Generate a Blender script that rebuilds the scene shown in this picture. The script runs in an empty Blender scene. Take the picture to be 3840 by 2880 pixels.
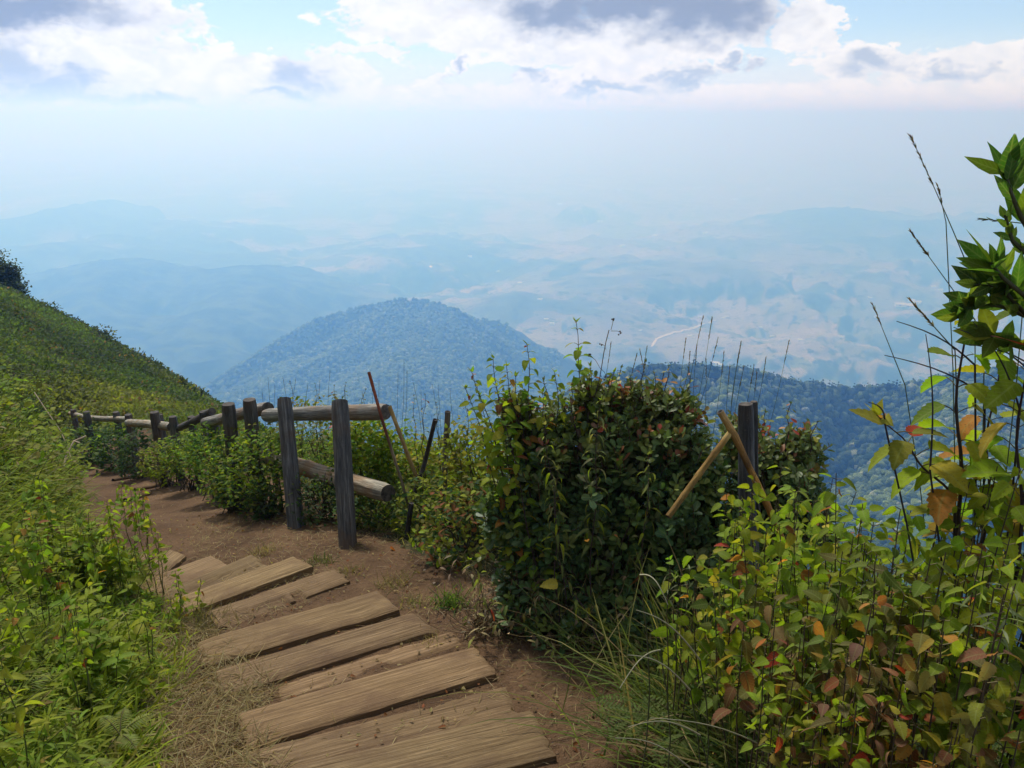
import bpy, math, random
import numpy as np
from math import radians, sin, cos, pi

# ------------------------------------------------------------------ camera
W0, H0, F = 1024.0, 768.0, 804.0
PITCH = math.atan((384 - 115) / F)
CAM = np.array([0.0, 0.0, 1.6])
FWD = np.array([0, cos(PITCH), -sin(PITCH)])
RGT = np.array([1.0, 0, 0])
DWN = np.array([0, -sin(PITCH), -cos(PITCH)])
scene = bpy.context.scene
COL = scene.collection
cd = bpy.data.cameras.new("camera"); cam = bpy.data.objects.new("camera", cd); COL.objects.link(cam)
cd.sensor_width = 36; cd.lens = 36 * F / W0; cd.clip_start = 0.05; cd.clip_end = 200000
cam.location = CAM; cam.rotation_euler = (pi / 2 - PITCH, 0, 0)
scene.camera = cam

# ------------------------------------------------------------------ light
SUN_EL, SUN_AZ = 44.0, -22.0          # azimuth measured from +Y towards +X
SUN_STR = 4.2
SKY_STR = 0.12
sd = bpy.data.lights.new("sun", 'SUN'); sun = bpy.data.objects.new("sun", sd); COL.objects.link(sun)
sd.energy = SUN_STR; sd.angle = radians(7.0); sd.color = (1.0, 0.965, 0.91)
sun.rotation_euler = (radians(90 - SUN_EL), 0, radians(180 - SUN_AZ)); sun.location = (0, 0, 50)

w = bpy.data.worlds.new("World"); scene.world = w; w.use_nodes = True
nt = w.node_tree
def node(nt, kind, **kw):
    n = nt.nodes.new(kind)
    for k, v in kw.items():
        if k.startswith('i_'):
            n.inputs[k[2:].replace('_', ' ')].default_value = v
        else:
            setattr(n, k, v)
    return n
def setin(n, d):
    for k, v in d.items(): n.inputs[k].default_value = v
    return n
def mth(nt, op, a, b=None, c=None, clamp=False):
    n = nt.nodes.new('ShaderNodeMath'); n.operation = op; n.use_clamp = clamp
    for i, x in enumerate((a, b, c)):
        if x is None: continue
        if isinstance(x, (int, float)): n.inputs[i].default_value = x
        else: nt.links.new(x, n.inputs[i])
    return n.outputs[0]
def mixc(nt, f, a, b):
    n = nt.nodes.new('ShaderNodeMix'); n.data_type = 'RGBA'
    for i, x in ((0, f), (6, a), (7, b)):
        if isinstance(x, (int, float)): n.inputs[i].default_value = x
        elif isinstance(x, (tuple, list)): n.inputs[i].default_value = tuple(x) + ((1,) if len(x) == 3 else ())
        else: nt.links.new(x, n.inputs[i])
    return n.outputs[2]
def sstep(nt, x, lo, hi):
    n = nt.nodes.new('ShaderNodeMapRange'); n.interpolation_type = 'SMOOTHSTEP'
    nt.links.new(x, n.inputs[0]); n.inputs[1].default_value = lo; n.inputs[2].default_value = hi
    return n.outputs[0]
def noise(nt, vec, scale, detail=6, rough=0.55, dim='3D', dist=0.0):
    n = nt.nodes.new('ShaderNodeTexNoise'); n.noise_dimensions = dim
    n.inputs['Scale'].default_value = scale; n.inputs['Detail'].default_value = detail
    n.inputs['Roughness'].default_value = rough; n.inputs['Distortion'].default_value = dist
    if vec is not None: nt.links.new(vec, n.inputs['Vector'])
    return n.outputs[0]

def build_world():
    nt.nodes.clear()
    out = nt.nodes.new('ShaderNodeOutputWorld'); bg = nt.nodes.new('ShaderNodeBackground')
    nt.links.new(bg.outputs[0], out.inputs[0])
    sky = nt.nodes.new('ShaderNodeTexSky'); sky.sky_type = 'NISHITA'; sky.sun_disc = False
    sky.sun_elevation = radians(SUN_EL); sky.sun_rotation = radians(SUN_AZ)
    sky.altitude = 1800; sky.air_density = 1.0; sky.dust_density = 0.6; sky.ozone_density = 1.0
    tc = nt.nodes.new('ShaderNodeTexCoord'); v = tc.outputs['Generated']
    sp = nt.nodes.new('ShaderNodeSeparateXYZ'); nt.links.new(v, sp.inputs[0])
    x, y, z = sp.outputs
    az = mth(nt, 'MULTIPLY', mth(nt, 'ARCTAN2', x, y), 180 / pi)      # degrees, 0 = ahead
    el = mth(nt, 'MULTIPLY', mth(nt, 'ARCSINE', z), 180 / pi)
    # cloud coordinates: warped by noise so that no outline stays smooth
    cv = nt.nodes.new('ShaderNodeCombineXYZ')
    nt.links.new(mth(nt, 'MULTIPLY', az, 0.075), cv.inputs[0]); nt.links.new(mth(nt, 'MULTIPLY', el, 0.12), cv.inputs[1])
    wn = nt.nodes.new('ShaderNodeTexNoise'); wn.inputs['Scale'].default_value = 3.2; wn.inputs['Detail'].default_value = 7; wn.inputs['Roughness'].default_value = 0.62
    nt.links.new(cv.outputs[0], wn.inputs['Vector'])
    ws = nt.nodes.new('ShaderNodeSeparateColor'); nt.links.new(wn.outputs['Color'], ws.inputs[0])
    wa = mth(nt, 'MULTIPLY', mth(nt, 'SUBTRACT', ws.outputs[0], 0.5), 9.0)
    we = mth(nt, 'MULTIPLY', mth(nt, 'SUBTRACT', ws.outputs[1], 0.5), 5.0)
    az2 = mth(nt, 'ADD', az, wa); el2 = mth(nt, 'ADD', el, we)
    n1 = noise(nt, cv.outputs[0], 2.2, 9, 0.6, dist=0.3)
    n2 = noise(nt, cv.outputs[0], 9.0, 9, 0.64, dist=0.3)
    vb = nt.nodes.new('ShaderNodeTexVoronoi'); vb.inputs['Scale'].default_value = 9.0; vb.feature = 'SMOOTH_F1'
    nt.links.new(mixc(nt, 0.16, cv.outputs[0], wn.outputs['Color']), vb.inputs['Vector'])
    puff = mth(nt, 'SUBTRACT', 0.42, vb.outputs['Distance'])
    nn = mth(nt, 'ADD', mth(nt, 'MULTIPLY', n1, 0.6), mth(nt, 'MULTIPLY', n2, 0.4))
    nn = mth(nt, 'SUBTRACT', nn, 0.5)
    wob = mth(nt, 'ADD', mth(nt, 'MULTIPLY', nn, 1.9), mth(nt, 'MULTIPLY', puff, 0.45))
    def blob(a0, e0, sa, se, soft=0):
        aa, ee = (az, el) if soft else (az2, el2)
        da = mth(nt, 'DIVIDE', mth(nt, 'SUBTRACT', aa, a0), sa); de = mth(nt, 'DIVIDE', mth(nt, 'SUBTRACT', ee, e0), se)
        r = mth(nt, 'SQRT', mth(nt, 'ADD', mth(nt, 'MULTIPLY', da, da), mth(nt, 'MULTIPLY', de, de)))
        return mth(nt, 'SUBTRACT', 1.0, r)                            # 1 at centre, 0 on the ellipse
    def field(blobs):
        f = None
        for b in blobs:
            g = blob(*b); f = g if f is None else mth(nt, 'MAXIMUM', f, g)
        return f
    # white cumulus bodies  (azimuth, elevation, half width, half height)
    white = field(CLOUD_WHITE)
    bank = mth(nt, 'SUBTRACT', 1.0, mth(nt, 'DIVIDE', mth(nt, 'ABSOLUTE', mth(nt, 'SUBTRACT', el, 0.2)), 1.9))
    allw = mth(nt, 'MAXIMUM', white, bank)
    mw = sstep(nt, mth(nt, 'ADD', allw, wob), -0.03, 0.13)
    grey = field(CLOUD_GREY)
    mg = sstep(nt, mth(nt, 'ADD', grey, mth(nt, 'MULTIPLY', wob, 0.8)), -0.1, 0.8)
    # loose cloud elsewhere in the sky (overhead and behind the camera)
    n3 = noise(nt, v, 2.2, 7, 0.6)
    up = sstep(nt, el, 9.0, 22.0)
    mo = mth(nt, 'MULTIPLY', sstep(nt, n3, 0.40, 0.58), up)
    skyc = nt.nodes.new('ShaderNodeVectorMath'); skyc.operation = 'SCALE'
    nt.links.new(sky.outputs[0], skyc.inputs[0]); skyc.inputs['Scale'].default_value = SKY_STR
    base = skyc.outputs[0]
    # thin veil of high haze whitening the low sky
    veil = mth(nt, 'MULTIPLY', sstep(nt, mth(nt, 'MULTIPLY', el, -1), -16.0, 1.0), 0.55)
    c = mixc(nt, veil, base, (0.52, 0.73, 0.97))
    veil2 = mth(nt, 'MULTIPLY', sstep(nt, mth(nt, 'MULTIPLY', el, -1), -5.5, -1.5), 0.85)
    c = mixc(nt, veil2, c, (0.86, 0.92, 0.99))
    c = mixc(nt, mth(nt, 'MULTIPLY', mo, 0.8), c, (0.72, 0.75, 0.80))
    shade = mth(nt, 'MULTIPLY', mth(nt, 'ADD', mth(nt, 'MULTIPLY', sstep(nt, n2, 0.60, 0.38), 0.5), mth(nt, 'MULTIPLY', sstep(nt, puff, 0.08, -0.18), 0.5)), 0.42)
    wc = mixc(nt, shade, (1.02, 1.02, 1.03), (0.66, 0.72, 0.83))
    c = mixc(nt, mw, c, wc)
    c = mixc(nt, mth(nt, 'MULTIPLY', mg, 0.93), c, (0.25, 0.29, 0.38))
    soft = field(CLOUD_SOFT)
    ms = sstep(nt, mth(nt, 'ADD', soft, mth(nt, 'MULTIPLY', wob, 1.1)), -0.15, 0.9)
    c = mixc(nt, mth(nt, 'MULTIPLY', ms, 0.9), c, (0.47, 0.53, 0.63))
    # bright, washed out air right at the horizon and below it
    low = sstep(nt, mth(nt, 'MULTIPLY', el, -1), -1.9, 0.3)
    c = mixc(nt, low, c, (0.86, 0.92, 0.96))
    nt.links.new(c, bg.inputs[0]); bg.inputs[1].default_value = 1.0
def AE(px, py):     # photograph pixel -> azimuth, elevation of that direction
    d = FWD + (px - 512) / F * RGT + (py - 384) / F * DWN
    d = d / np.linalg.norm(d)
    return math.degrees(math.atan2(d[0], d[1])), math.degrees(math.asin(d[2]))
def CB(x, y, sx, sy):
    a, e = AE(x, y); k = 57.3 / F
    return (a, e, sx * k, sy * k)
CLOUD_WHITE = [CB(30, 62, 120, 40), CB(200, 74, 150, 20), CB(55, 15, 110, 40), CB(300, 74, 50, 26), CB(180, 46, 26, 14), CB(430, 15, 72, 34), CB(365, 56, 45, 4), CB(820, 20, 22, 26),
               CB(480, 0, 130, 55), CB(620, 42, 170, 20), CB(680, 10, 100, 46), CB(868, 62, 62, 15), CB(1010, 60, 60, 20), CB(560, 84, 60, 9), CB(660, 76, 60, 9), CB(600, 62, 120, 7), CB(455, 70, 14, 12),
               CB(800, 15, 30, 30), CB(590, 78, 30, 14), CB(735, 68, 16, 9), CB(-120, 30, 140, 80), CB(1180, 40, 120, 50)]
CLOUD_GREY = [CB(20, 10, 120, 24),  CB(560, 10, 80, 28), CB(705, 16, 90, 34),
              CB(620, 0, 170, 30), CB(-150, 60, 120, 60)]
CLOUD_SOFT = [CB(25, 94, 110, 13), CB(150, 98, 110, 8), CB(295, 70, 30, 24), CB(285, 96, 45, 6), CB(85, 84, 32, 13), CB(870, 64, 34, 11), CB(600, 90, 60, 7), CB(456, 70, 9, 13), CB(20, 66, 30, 22),
              CB(690, 78, 50, 7), CB(960, 66, 40, 8), CB(535, 76, 20, 8), CB(740, 70, 18, 7)]
build_world()
scene.view_settings.view_transform = 'Standard'; scene.view_settings.look = 'None'
scene.view_settings.exposure = 0.0; scene.view_settings.gamma = 1.0; scene.view_settings.use_curve_mapping = False
cy = scene.cycles
cy.use_denoising = True
cy.max_bounces = 8; cy.diffuse_bounces = 3; cy.transmission_bounces = 5; cy.transparent_max_bounces = 8
cy.volume_bounces = 2
cy.sample_clamp_indirect = 8
cy.caustics_reflective = False; cy.caustics_refractive = False

# ------------------------------------------------------------------ helpers
rng = np.random.default_rng(7)
random.seed(7)
def P(px, py, t):
    return CAM + t * (FWD + (px - 512) / F * RGT + (py - 384) / F * DWN)
def tag(o, label=None, cat=None, group=None, kind=None):
    if label: o['label'] = label
    if cat: o['category'] = cat
    if group: o['group'] = group
    if kind: o['kind'] = kind
    elif cat: o['kind'] = 'thing'
    return o
def empty(name, loc, label=None, cat=None, group=None, kind=None):
    o = bpy.data.objects.new(name, None); COL.objects.link(o); o.location = tuple(loc)
    o.empty_display_size = 0.1
    return tag(o, label, cat, group, kind)
class MB:
    """numpy mesh collector: vertices, polygons, one colour per vertex, optional uv per vertex"""
    def __init__(s): s.v = []; s.f = []; s.c = []; s.u = []; s.n = 0; s.mi = []
    def add(s, v, f, c=(0.5, 0.5, 0.5), uv=None, mi=0):
        v = np.asarray(v, float).reshape(-1, 3); f = np.asarray(f, int)
        c = np.asarray(c, float)
        if c.ndim == 1: c = np.tile(c, (len(v), 1))
        s.v.append(v); s.f.append(f + s.n); s.c.append(c)
        s.u.append(np.zeros((len(v), 2)) if uv is None else np.asarray(uv, float))
        s.mi.append(np.full(len(f), mi)); s.n += len(v)
    def build(s, name, mats, parent=None, smooth=True, origin=None):
        me = bpy.data.meshes.new(name)
        if not isinstance(mats, (list, tuple)): mats = [mats]
        for m in mats: me.materials.append(m)
        V = np.concatenate(s.v); C = np.concatenate(s.c); U = np.concatenate(s.u)
        if parent is not None: origin = np.array(parent.location) if origin is None else origin
        if origin is not None: V = V - np.asarray(origin)
        loops = []; starts = []; tot = []; k = 0
        for f in s.f:
            w_ = f.shape[1]
            loops.append(f.ravel()); starts.append(k + np.arange(len(f)) * w_); tot.append(np.full(len(f), w_)); k += f.size
        loops = np.concatenate(loops); starts = np.concatenate(starts); tot = np.concatenate(tot)
        me.vertices.add(len(V)); me.vertices.foreach_set('co', V.astype(np.float32).ravel())
        me.loops.add(len(loops)); me.loops.foreach_set('vertex_index', loops.astype(np.int32))
        me.polygons.add(len(starts)); me.polygons.foreach_set('loop_start', starts.astype(np.int32))
        me.polygons.foreach_set('loop_total', tot.astype(np.int32))
        me.polygons.foreach_set('use_smooth', np.full(len(starts), smooth, dtype=bool))
        me.polygons.foreach_set('material_index', np.concatenate(s.mi).astype(np.int32))
        a = me.color_attributes.new('Col', 'FLOAT_COLOR', 'POINT')
        a.data.foreach_set('color', np.concatenate([C, np.ones((len(C), 1))], 1).astype(np.float32).ravel())
        ul = me.uv_layers.new(name='UVMap'); ul.data.foreach_set('uv', U[loops].astype(np.float32).ravel())
        me.update(calc_edges=True)
        o = bpy.data.objects.new(name, me); COL.objects.link(o)
        if parent is not None: o.parent = parent
        elif origin is not None: o.location = tuple(origin)
        return o
def vnoise(p, seed=0):
    """value noise, p (...,3) -> (-1,1)"""
    p = np.asarray(p, float); i = np.floor(p).astype(np.int64); f = p - i; f = f * f * (3 - 2 * f)
    def h(ix, iy, iz):
        n = (ix * 374761393 + iy * 668265263 + iz * 2147483647 + seed * 1274126177) & 0xffffffff
        n = ((n ^ (n >> 13)) * 1274126177) & 0xffffffff
        n = n ^ (n >> 16)
        return (n & 0xffff) / 32767.5 - 1
    r = 0
    for dx in (0, 1):
        for dy in (0, 1):
            for dz in (0, 1):
                wgt = (f[..., 0] if dx else 1 - f[..., 0]) * (f[..., 1] if dy else 1 - f[..., 1]) * (f[..., 2] if dz else 1 - f[..., 2])
                r = r + wgt * h(i[..., 0] + dx, i[..., 1] + dy, i[..., 2] + dz)
    return r
def fbm(x, y, sc, oct_=5, seed=0, ridged=False, gain=0.5):
    r = 0; a = 1.0; tot_ = 0
    for k in range(oct_):
        n = vnoise(np.stack([x * sc * 2 ** k + 13.7 * k, y * sc * 2 ** k - 7.1 * k, np.zeros_like(x) + 0.5], -1), seed + k)
        if ridged: n = 1 - 2 * np.abs(n)
        r = r + a * n; tot_ += a; a *= gain
    return r / tot_

# ------------------------------------------------------------------ materials
def new_mat(name):
    m = bpy.data.materials.new(name); m.use_nodes = True; nt_ = m.node_tree; nt_.nodes.clear()
    return m, nt_
def finish(nt_, shader, disp=None):
    o = nt_.nodes.new('ShaderNodeOutputMaterial'); nt_.links.new(shader, o.inputs[0])
def attr(nt_, name='Col'):
    a = nt_.nodes.new('ShaderNodeAttribute'); a.attribute_name = name; return a.outputs['Color']
def pbsdf(nt_, color, rough=0.8, normal=None, spec=0.3):
    b = nt_.nodes.new('ShaderNodeBsdfPrincipled')
    if isinstance(color, tuple): b.inputs['Base Color'].default_value = color + (1,) if len(color) == 3 else color
    else: nt_.links.new(color, b.inputs['Base Color'])
    if isinstance(rough, (int, float)): b.inputs['Roughness'].default_value = rough
    else: nt_.links.new(rough, b.inputs['Roughness'])
    b.inputs['Specular IOR Level'].default_value = spec
    if normal is not None: nt_.links.new(normal, b.inputs['Normal'])
    return b.outputs[0]
def bump(nt_, h, strength=0.5, dist=0.02):
    b = nt_.nodes.new('ShaderNodeBump'); b.inputs['Strength'].default_value = strength; b.inputs['Distance'].default_value = dist
    nt_.links.new(h, b.inputs['Height']); return b.outputs[0]
def ramp(nt_, f, stops):
    r = nt_.nodes.new('ShaderNodeValToRGB'); nt_.links.new(f, r.inputs[0]); e = r.color_ramp.elements
    e[0].position = stops[0][0]; e[0].color = tuple(stops[0][1]) + (1,)
    e[1].position = stops[-1][0]; e[1].color = tuple(stops[-1][1]) + (1,)
    for p_, c_ in stops[1:-1]:
        q = e.new(p_); q.color = tuple(c_) + (1,)
    return r.outputs[0]
def tcoord(nt_, kind='Object'):
    return nt_.nodes.new('ShaderNodeTexCoord').outputs[kind]
def leaf_mat(name, trans=0.45, rough=0.5, spec=0.35, tint=(1.25, 1.35, 0.55)):
    m, t = new_mat(name); c = attr(t)
    n = noise(t, tcoord(t), 60, 3, 0.6); n2 = noise(t, tcoord(t), 210, 3, 0.6)
    uv = t.nodes.new('ShaderNodeUVMap'); su = t.nodes.new('ShaderNodeSeparateXYZ'); t.links.new(uv.outputs[0], su.inputs[0])
    av = mth(t, 'ABSOLUTE', su.outputs[1])
    side = mth(t, 'SINE', mth(t, 'MULTIPLY', mth(t, 'SUBTRACT', mth(t, 'MULTIPLY', su.outputs[0], 8.0), mth(t, 'MULTIPLY', av, 1.7)), 2 * pi))
    vein = mth(t, 'MAXIMUM', mth(t, 'MULTIPLY', sstep(t, side, 0.55, 1.0), 0.5), sstep(t, mth(t, 'MULTIPLY', av, -1), -0.13, -0.02))
    c1 = mixc(t, mth(t, 'MULTIPLY', sstep(t, n, 0.35, 0.7), 0.30), c, (0.10, 0.10, 0.03))
    c1 = mixc(t, mth(t, 'MULTIPLY', vein, 0.28), c1, (0.34, 0.38, 0.14))
    c2 = mixc(t, mth(t, 'MULTIPLY', sstep(t, n2, 0.60, 0.68), 0.6), c1, (0.11, 0.06, 0.022))
    b = pbsdf(t, c2, rough, bump(t, n, 0.25, 0.004), spec)
    tr = t.nodes.new('ShaderNodeBsdfTranslucent')
    mu = t.nodes.new('ShaderNodeVectorMath'); mu.operation = 'MULTIPLY'; t.links.new(c2, mu.inputs[0]); mu.inputs[1].default_value = tint
    t.links.new(mu.outputs[0], tr.inputs[0])
    mx = t.nodes.new('ShaderNodeMixShader'); mx.inputs[0].default_value = trans
    t.links.new(b, mx.inputs[1]); t.links.new(tr.outputs[0], mx.inputs[2])
    finish(t, mx.outputs[0]); return m
# ------------------------------------------------------------------ far country
VAL = -1020.0
def ridge(pts, slope, spread=1.0, sharp=0.0):
    return (np.array([P(*p) for p in pts]), slope, sharp)
RIDGES = [
    # wooded ridge on the right with its saddle
    ridge([(560, 412, 590), (600, 388, 620), (650, 372, 640), (700, 368, 660), (748, 373, 690), (800, 385, 720), (850, 391, 740), (905, 387, 730), (960, 376, 700), (1040, 370, 660), (1150, 362, 600), (1300, 350, 560)], 1.05),
    ridge([(735, 372, 680), (722, 410, 610), (700, 470, 530)], 0.95),
    ridge([(960, 378, 700), (985, 430, 560), (1010, 520, 440)], 0.9),
    # wooded hill in the middle
    ridge([(150, 440, 1400), (200, 390, 1600), (240, 362, 1750), (275, 340, 1830), (310, 323, 1920), (350, 312, 1980), (385, 305, 2000), (407, 301, 2000), (436, 304, 1990), (462, 313, 1960), (482, 324, 1930), (498, 341, 1880), (508, 368, 1800), (514, 410, 1700)], 1.12),
    ridge([(400, 304, 2000), (350, 345, 1750), (270, 385, 1500), (200, 425, 1300)], 0.55),
    ridge([(430, 306, 1980), (420, 340, 1700), (370, 385, 1350), (330, 430, 1150)], 0.6),
    ridge([(445, 309, 1970), (462, 345, 1750), (455, 385, 1550), (470, 430, 1350)], 0.85),
    # long ridge on the left
    ridge([(-160, 290, 3100), (-60, 285, 3200), (10, 278, 3300), (60, 269, 3400), (90, 265, 3400), (110, 261, 3400), (140, 263, 3420), (170, 267, 3450), (215, 270, 3500), (240, 267, 3500), (280, 271, 3500), (320, 283, 3500), (360, 300, 3450), (400, 325, 3400)], 0.40),
    ridge([(250, 268, 3500), (235, 300, 2950), (180, 340, 2500)], 0.4),
    ridge([(110, 262, 3400), (90, 300, 2900), (120, 340, 2500)], 0.4),
    ridge([(-100, 252, 4600), (0, 247, 4700), (60, 243, 4800), (110, 246, 4800), (200, 256, 4900), (330, 262, 5000), (420, 268, 5000)], 0.33),
    # far hills
    ridge([(-150, 225, 5600), (0, 220, 5800), (40, 213, 5900), (64, 208, 6000), (90, 213, 6000), (120, 219, 6000), (160, 223, 6100), (250, 232, 6200), (420, 245, 6300)], 0.30),
    ridge([(380, 212, 8500), (430, 205, 8800), (560, 201, 9000), (700, 207, 9000), (800, 214, 8500)], 0.2),
    ridge([(620, 262, 4800), (700, 250, 5200), (760, 236, 5600), (820, 223, 5900), (858, 217, 6000), (885, 222, 6000), (960, 221, 6000), (1100, 215, 5800), (1300, 210, 5800)], 0.30),
    ridge([(860, 218, 6000), (800, 250, 5000), (740, 275, 4400)], 0.24),
    ridge([(540, 292, 3900), (600, 281, 4000), (680, 268, 4300), (740, 262, 4500), (800, 265, 4600), (850, 280, 4300)], 0.28),
    ridge([(380, 250, 5200), (470, 244, 5400), (560, 250, 5400)], 0.25),
    ridge([(470, 306, 3500), (520, 297, 3500), (560, 304, 3500)], 0.3),
    ridge([(560, 345, 3000), (620, 338, 3050), (680, 345, 3050)], 0.2),
]
def seg_field(X, Y, pts):
    """distance and crest height at the closest point of a polyline"""
    best = np.full(X.shape, 1e12); zb = np.zeros(X.shape)
    for a, b in zip(pts[:-1], pts[1:]):
        d = b[:2] - a[:2]; L = (d ** 2).sum()
        s_ = np.clip(((X - a[0]) * d[0] + (Y - a[1]) * d[1]) / L, 0, 1)
        q = (X - a[0] - s_ * d[0]) ** 2 + (Y - a[1] - s_ * d[1]) ** 2
        m_ = q < best
        best = np.where(m_, q, best); zb = np.where(m_, a[2] + s_ * (b[2] - a[2]), zb)
    return np.sqrt(best), zb
def far_height(X, Y):
    R = np.hypot(X, Y)
    base = VAL + 55 * fbm(X, Y, 1 / 1600., 5, 3, True) + 25 * fbm(X, Y, 1 / 500., 3, 11)
    base = base + 160 * np.clip((R - 9000) / 9000, 0, 1) * (fbm(X, Y, 1 / 3800., 5, 5, True) * 0.5 + 0.5)
    H = base
    wx = 60 * fbm(X, Y, 1 / 420., 4, 21); wy = 60 * fbm(X, Y, 1 / 420., 4, 31)
    for pts, slope, sh in RIDGES:
        tt = np.linalg.norm(pts.mean(0)); k = min(1.0, tt / 2500)
        d, zc = seg_field(X + wx * k, Y + wy * k, pts)
        rel = np.clip(d / (tt * 0.12), 0, 1)
        er = fbm(X, Y, 1 / (tt * 0.11), 5, 41, True, 0.55) * tt * 0.038
        h = zc - slope * d * (0.72 + 0.28 * rel) + er * (0.06 + 0.94 * rel)
        H = np.maximum(H, h)
    # the mountain we stand on drops away into the valley
    own = -60 - 0.85 * np.clip(Y - 40 + 0.15 * np.abs(X), 0, None) + 14 * fbm(X, Y, 1 / 90., 4, 51)
    H = np.maximum(H, own)
    return H
def build_far():
    naz, nr = 620, 620
    az = np.radians(np.linspace(-62, 62, naz)); r = np.exp(np.linspace(np.log(110), np.log(46000), nr))
    A, R = np.meshgrid(az, r); X = R * np.sin(A); Y = R * np.cos(A)
    Z = far_height(X, Y)
    V = np.stack([X, Y, Z], -1).reshape(-1, 3)
    i = np.arange(nr - 1)[:, None] * naz + np.arange(naz - 1)[None]
    Fq = np.stack([i, i + 1, i + naz + 1, i + naz], -1).reshape(-1, 4)
    mb = MB(); mb.add(V, Fq)
    m, t = new_mat('country')
    v = tcoord(t); sp = t.nodes.new('ShaderNodeSeparateXYZ'); t.links.new(v, sp.inputs[0])
    geo = t.nodes.new('ShaderNodeNewGeometry'); spn = t.nodes.new('ShaderNodeSeparateXYZ'); t.links.new(geo.outputs['Normal'], spn.inputs[0])
    nf = noise(t, v, 0.012, 6, 0.65); nb = noise(t, v, 0.0011, 5, 0.6)
    forest = mixc(t, sstep(t, nf, 0.38, 0.66), (0.022, 0.050, 0.020), (0.10, 0.155, 0.05))
    vo = t.nodes.new('ShaderNodeTexVoronoi'); vo.inputs['Scale'].default_value = 0.0042; t.links.new(v, vo.inputs['Vector'])
    n5 = noise(t, v, 0.004, 4, 0.6)
    wv = t.nodes.new('ShaderNodeVectorMath'); wv.operation = 'ADD'; t.links.new(v, wv.inputs[0])
    sc_ = t.nodes.new('ShaderNodeVectorMath'); sc_.operation = 'SCALE'; nc = t.nodes.new('ShaderNodeTexNoise'); nc.inputs['Scale'].default_value = 0.004
    t.links.new(v, nc.inputs['Vector']); t.links.new(nc.outputs['Color'], sc_.inputs[0]); sc_.inputs['Scale'].default_value = 420
    t.links.new(sc_.outputs[0], wv.inputs[1]); t.links.new(wv.outputs[0], vo.inputs['Vector'])
    cell = t.nodes.new('ShaderNodeSeparateColor'); t.links.new(vo.outputs['Color'], cell.inputs[0])
    fieldc = ramp(t, cell.outputs[0], [(0.0, (0.29, 0.29, 0.20)), (0.35, (0.40, 0.37, 0.29)), (0.55, (0.15, 0.22, 0.10)), (0.75, (0.36, 0.34, 0.26)), (1.0, (0.09, 0.15, 0.07))])
    # fields lie on the gentle ground of the valley, mostly to the right
    flat = sstep(t, spn.outputs[2], 0.84, 0.95)
    lowg = sstep(t, mth(t, 'MULTIPLY', sp.outputs[2], -1), 720, 840)
    east = mth(t, 'ADD', mth(t, 'MULTIPLY', sp.outputs[0], 0.00010), 0.045)
    east = mth(t, 'MINIMUM', mth(t, 'MAXIMUM', east, -0.08), 0.10)
    cl = sstep(t, mth(t, 'ADD', mth(t, 'ADD', nb, east), mth(t, 'MULTIPLY', mth(t, 'SUBTRACT', n5, 0.5), 0.35)), 0.44, 0.50)
    fm = mth(t, 'MULTIPLY', mth(t, 'MULTIPLY', flat, lowg), cl)
    trees = sstep(t, noise(t, v, 0.02, 4, 0.7), 0.62, 0.56)
    fm = mth(t, 'MULTIPLY', fm, trees)
    c = mixc(t, fm, forest, fieldc)
    finish(t, pbsdf(t, c, 0.95, bump(t, nf, 0.6, 22.0), 0.1))
    o = mb.build('valley_terrain', m); tag(o, kind='structure')
    return o
build_far()
def height_at(x, y):
    return float(far_height(np.array([[x]], float), np.array([[y]], float))[0, 0])

def blobs_mesh(n, centers, radii, cols, sub, amp, seed):
    import bmesh
    bm = bmesh.new(); bmesh.ops.create_icosphere(bm, subdivisions=sub, radius=1.0)
    bv = np.array([v.co[:] for v in bm.verts]); bf = np.array([[v.index for v in f.verts] for f in bm.faces]); bm.free()
    r_ = np.random.default_rng(seed)
    ph = r_.uniform(0, 50, (n, 1, 3))
    d = 1 + amp * vnoise(bv[None] * 1.9 + ph, seed) + amp * 0.5 * vnoise(bv[None] * 4.3 + ph, seed + 1)
    sc = np.stack([r_.uniform(.85, 1.2, n), r_.uniform(.85, 1.2, n), r_.uniform(.7, 1.25, n)], -1)[:, None, :]
    V = centers[:, None, :] + bv[None] * d[..., None] * sc * radii[:, None, None]
    Fs = bf[None] + (np.arange(n) * len(bv))[:, None, None]
    C = np.repeat(cols[:, None, :], len(bv), 1)
    return V.reshape(-1, 3), Fs.reshape(-1, 3), C.reshape(-1, 3)
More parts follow.
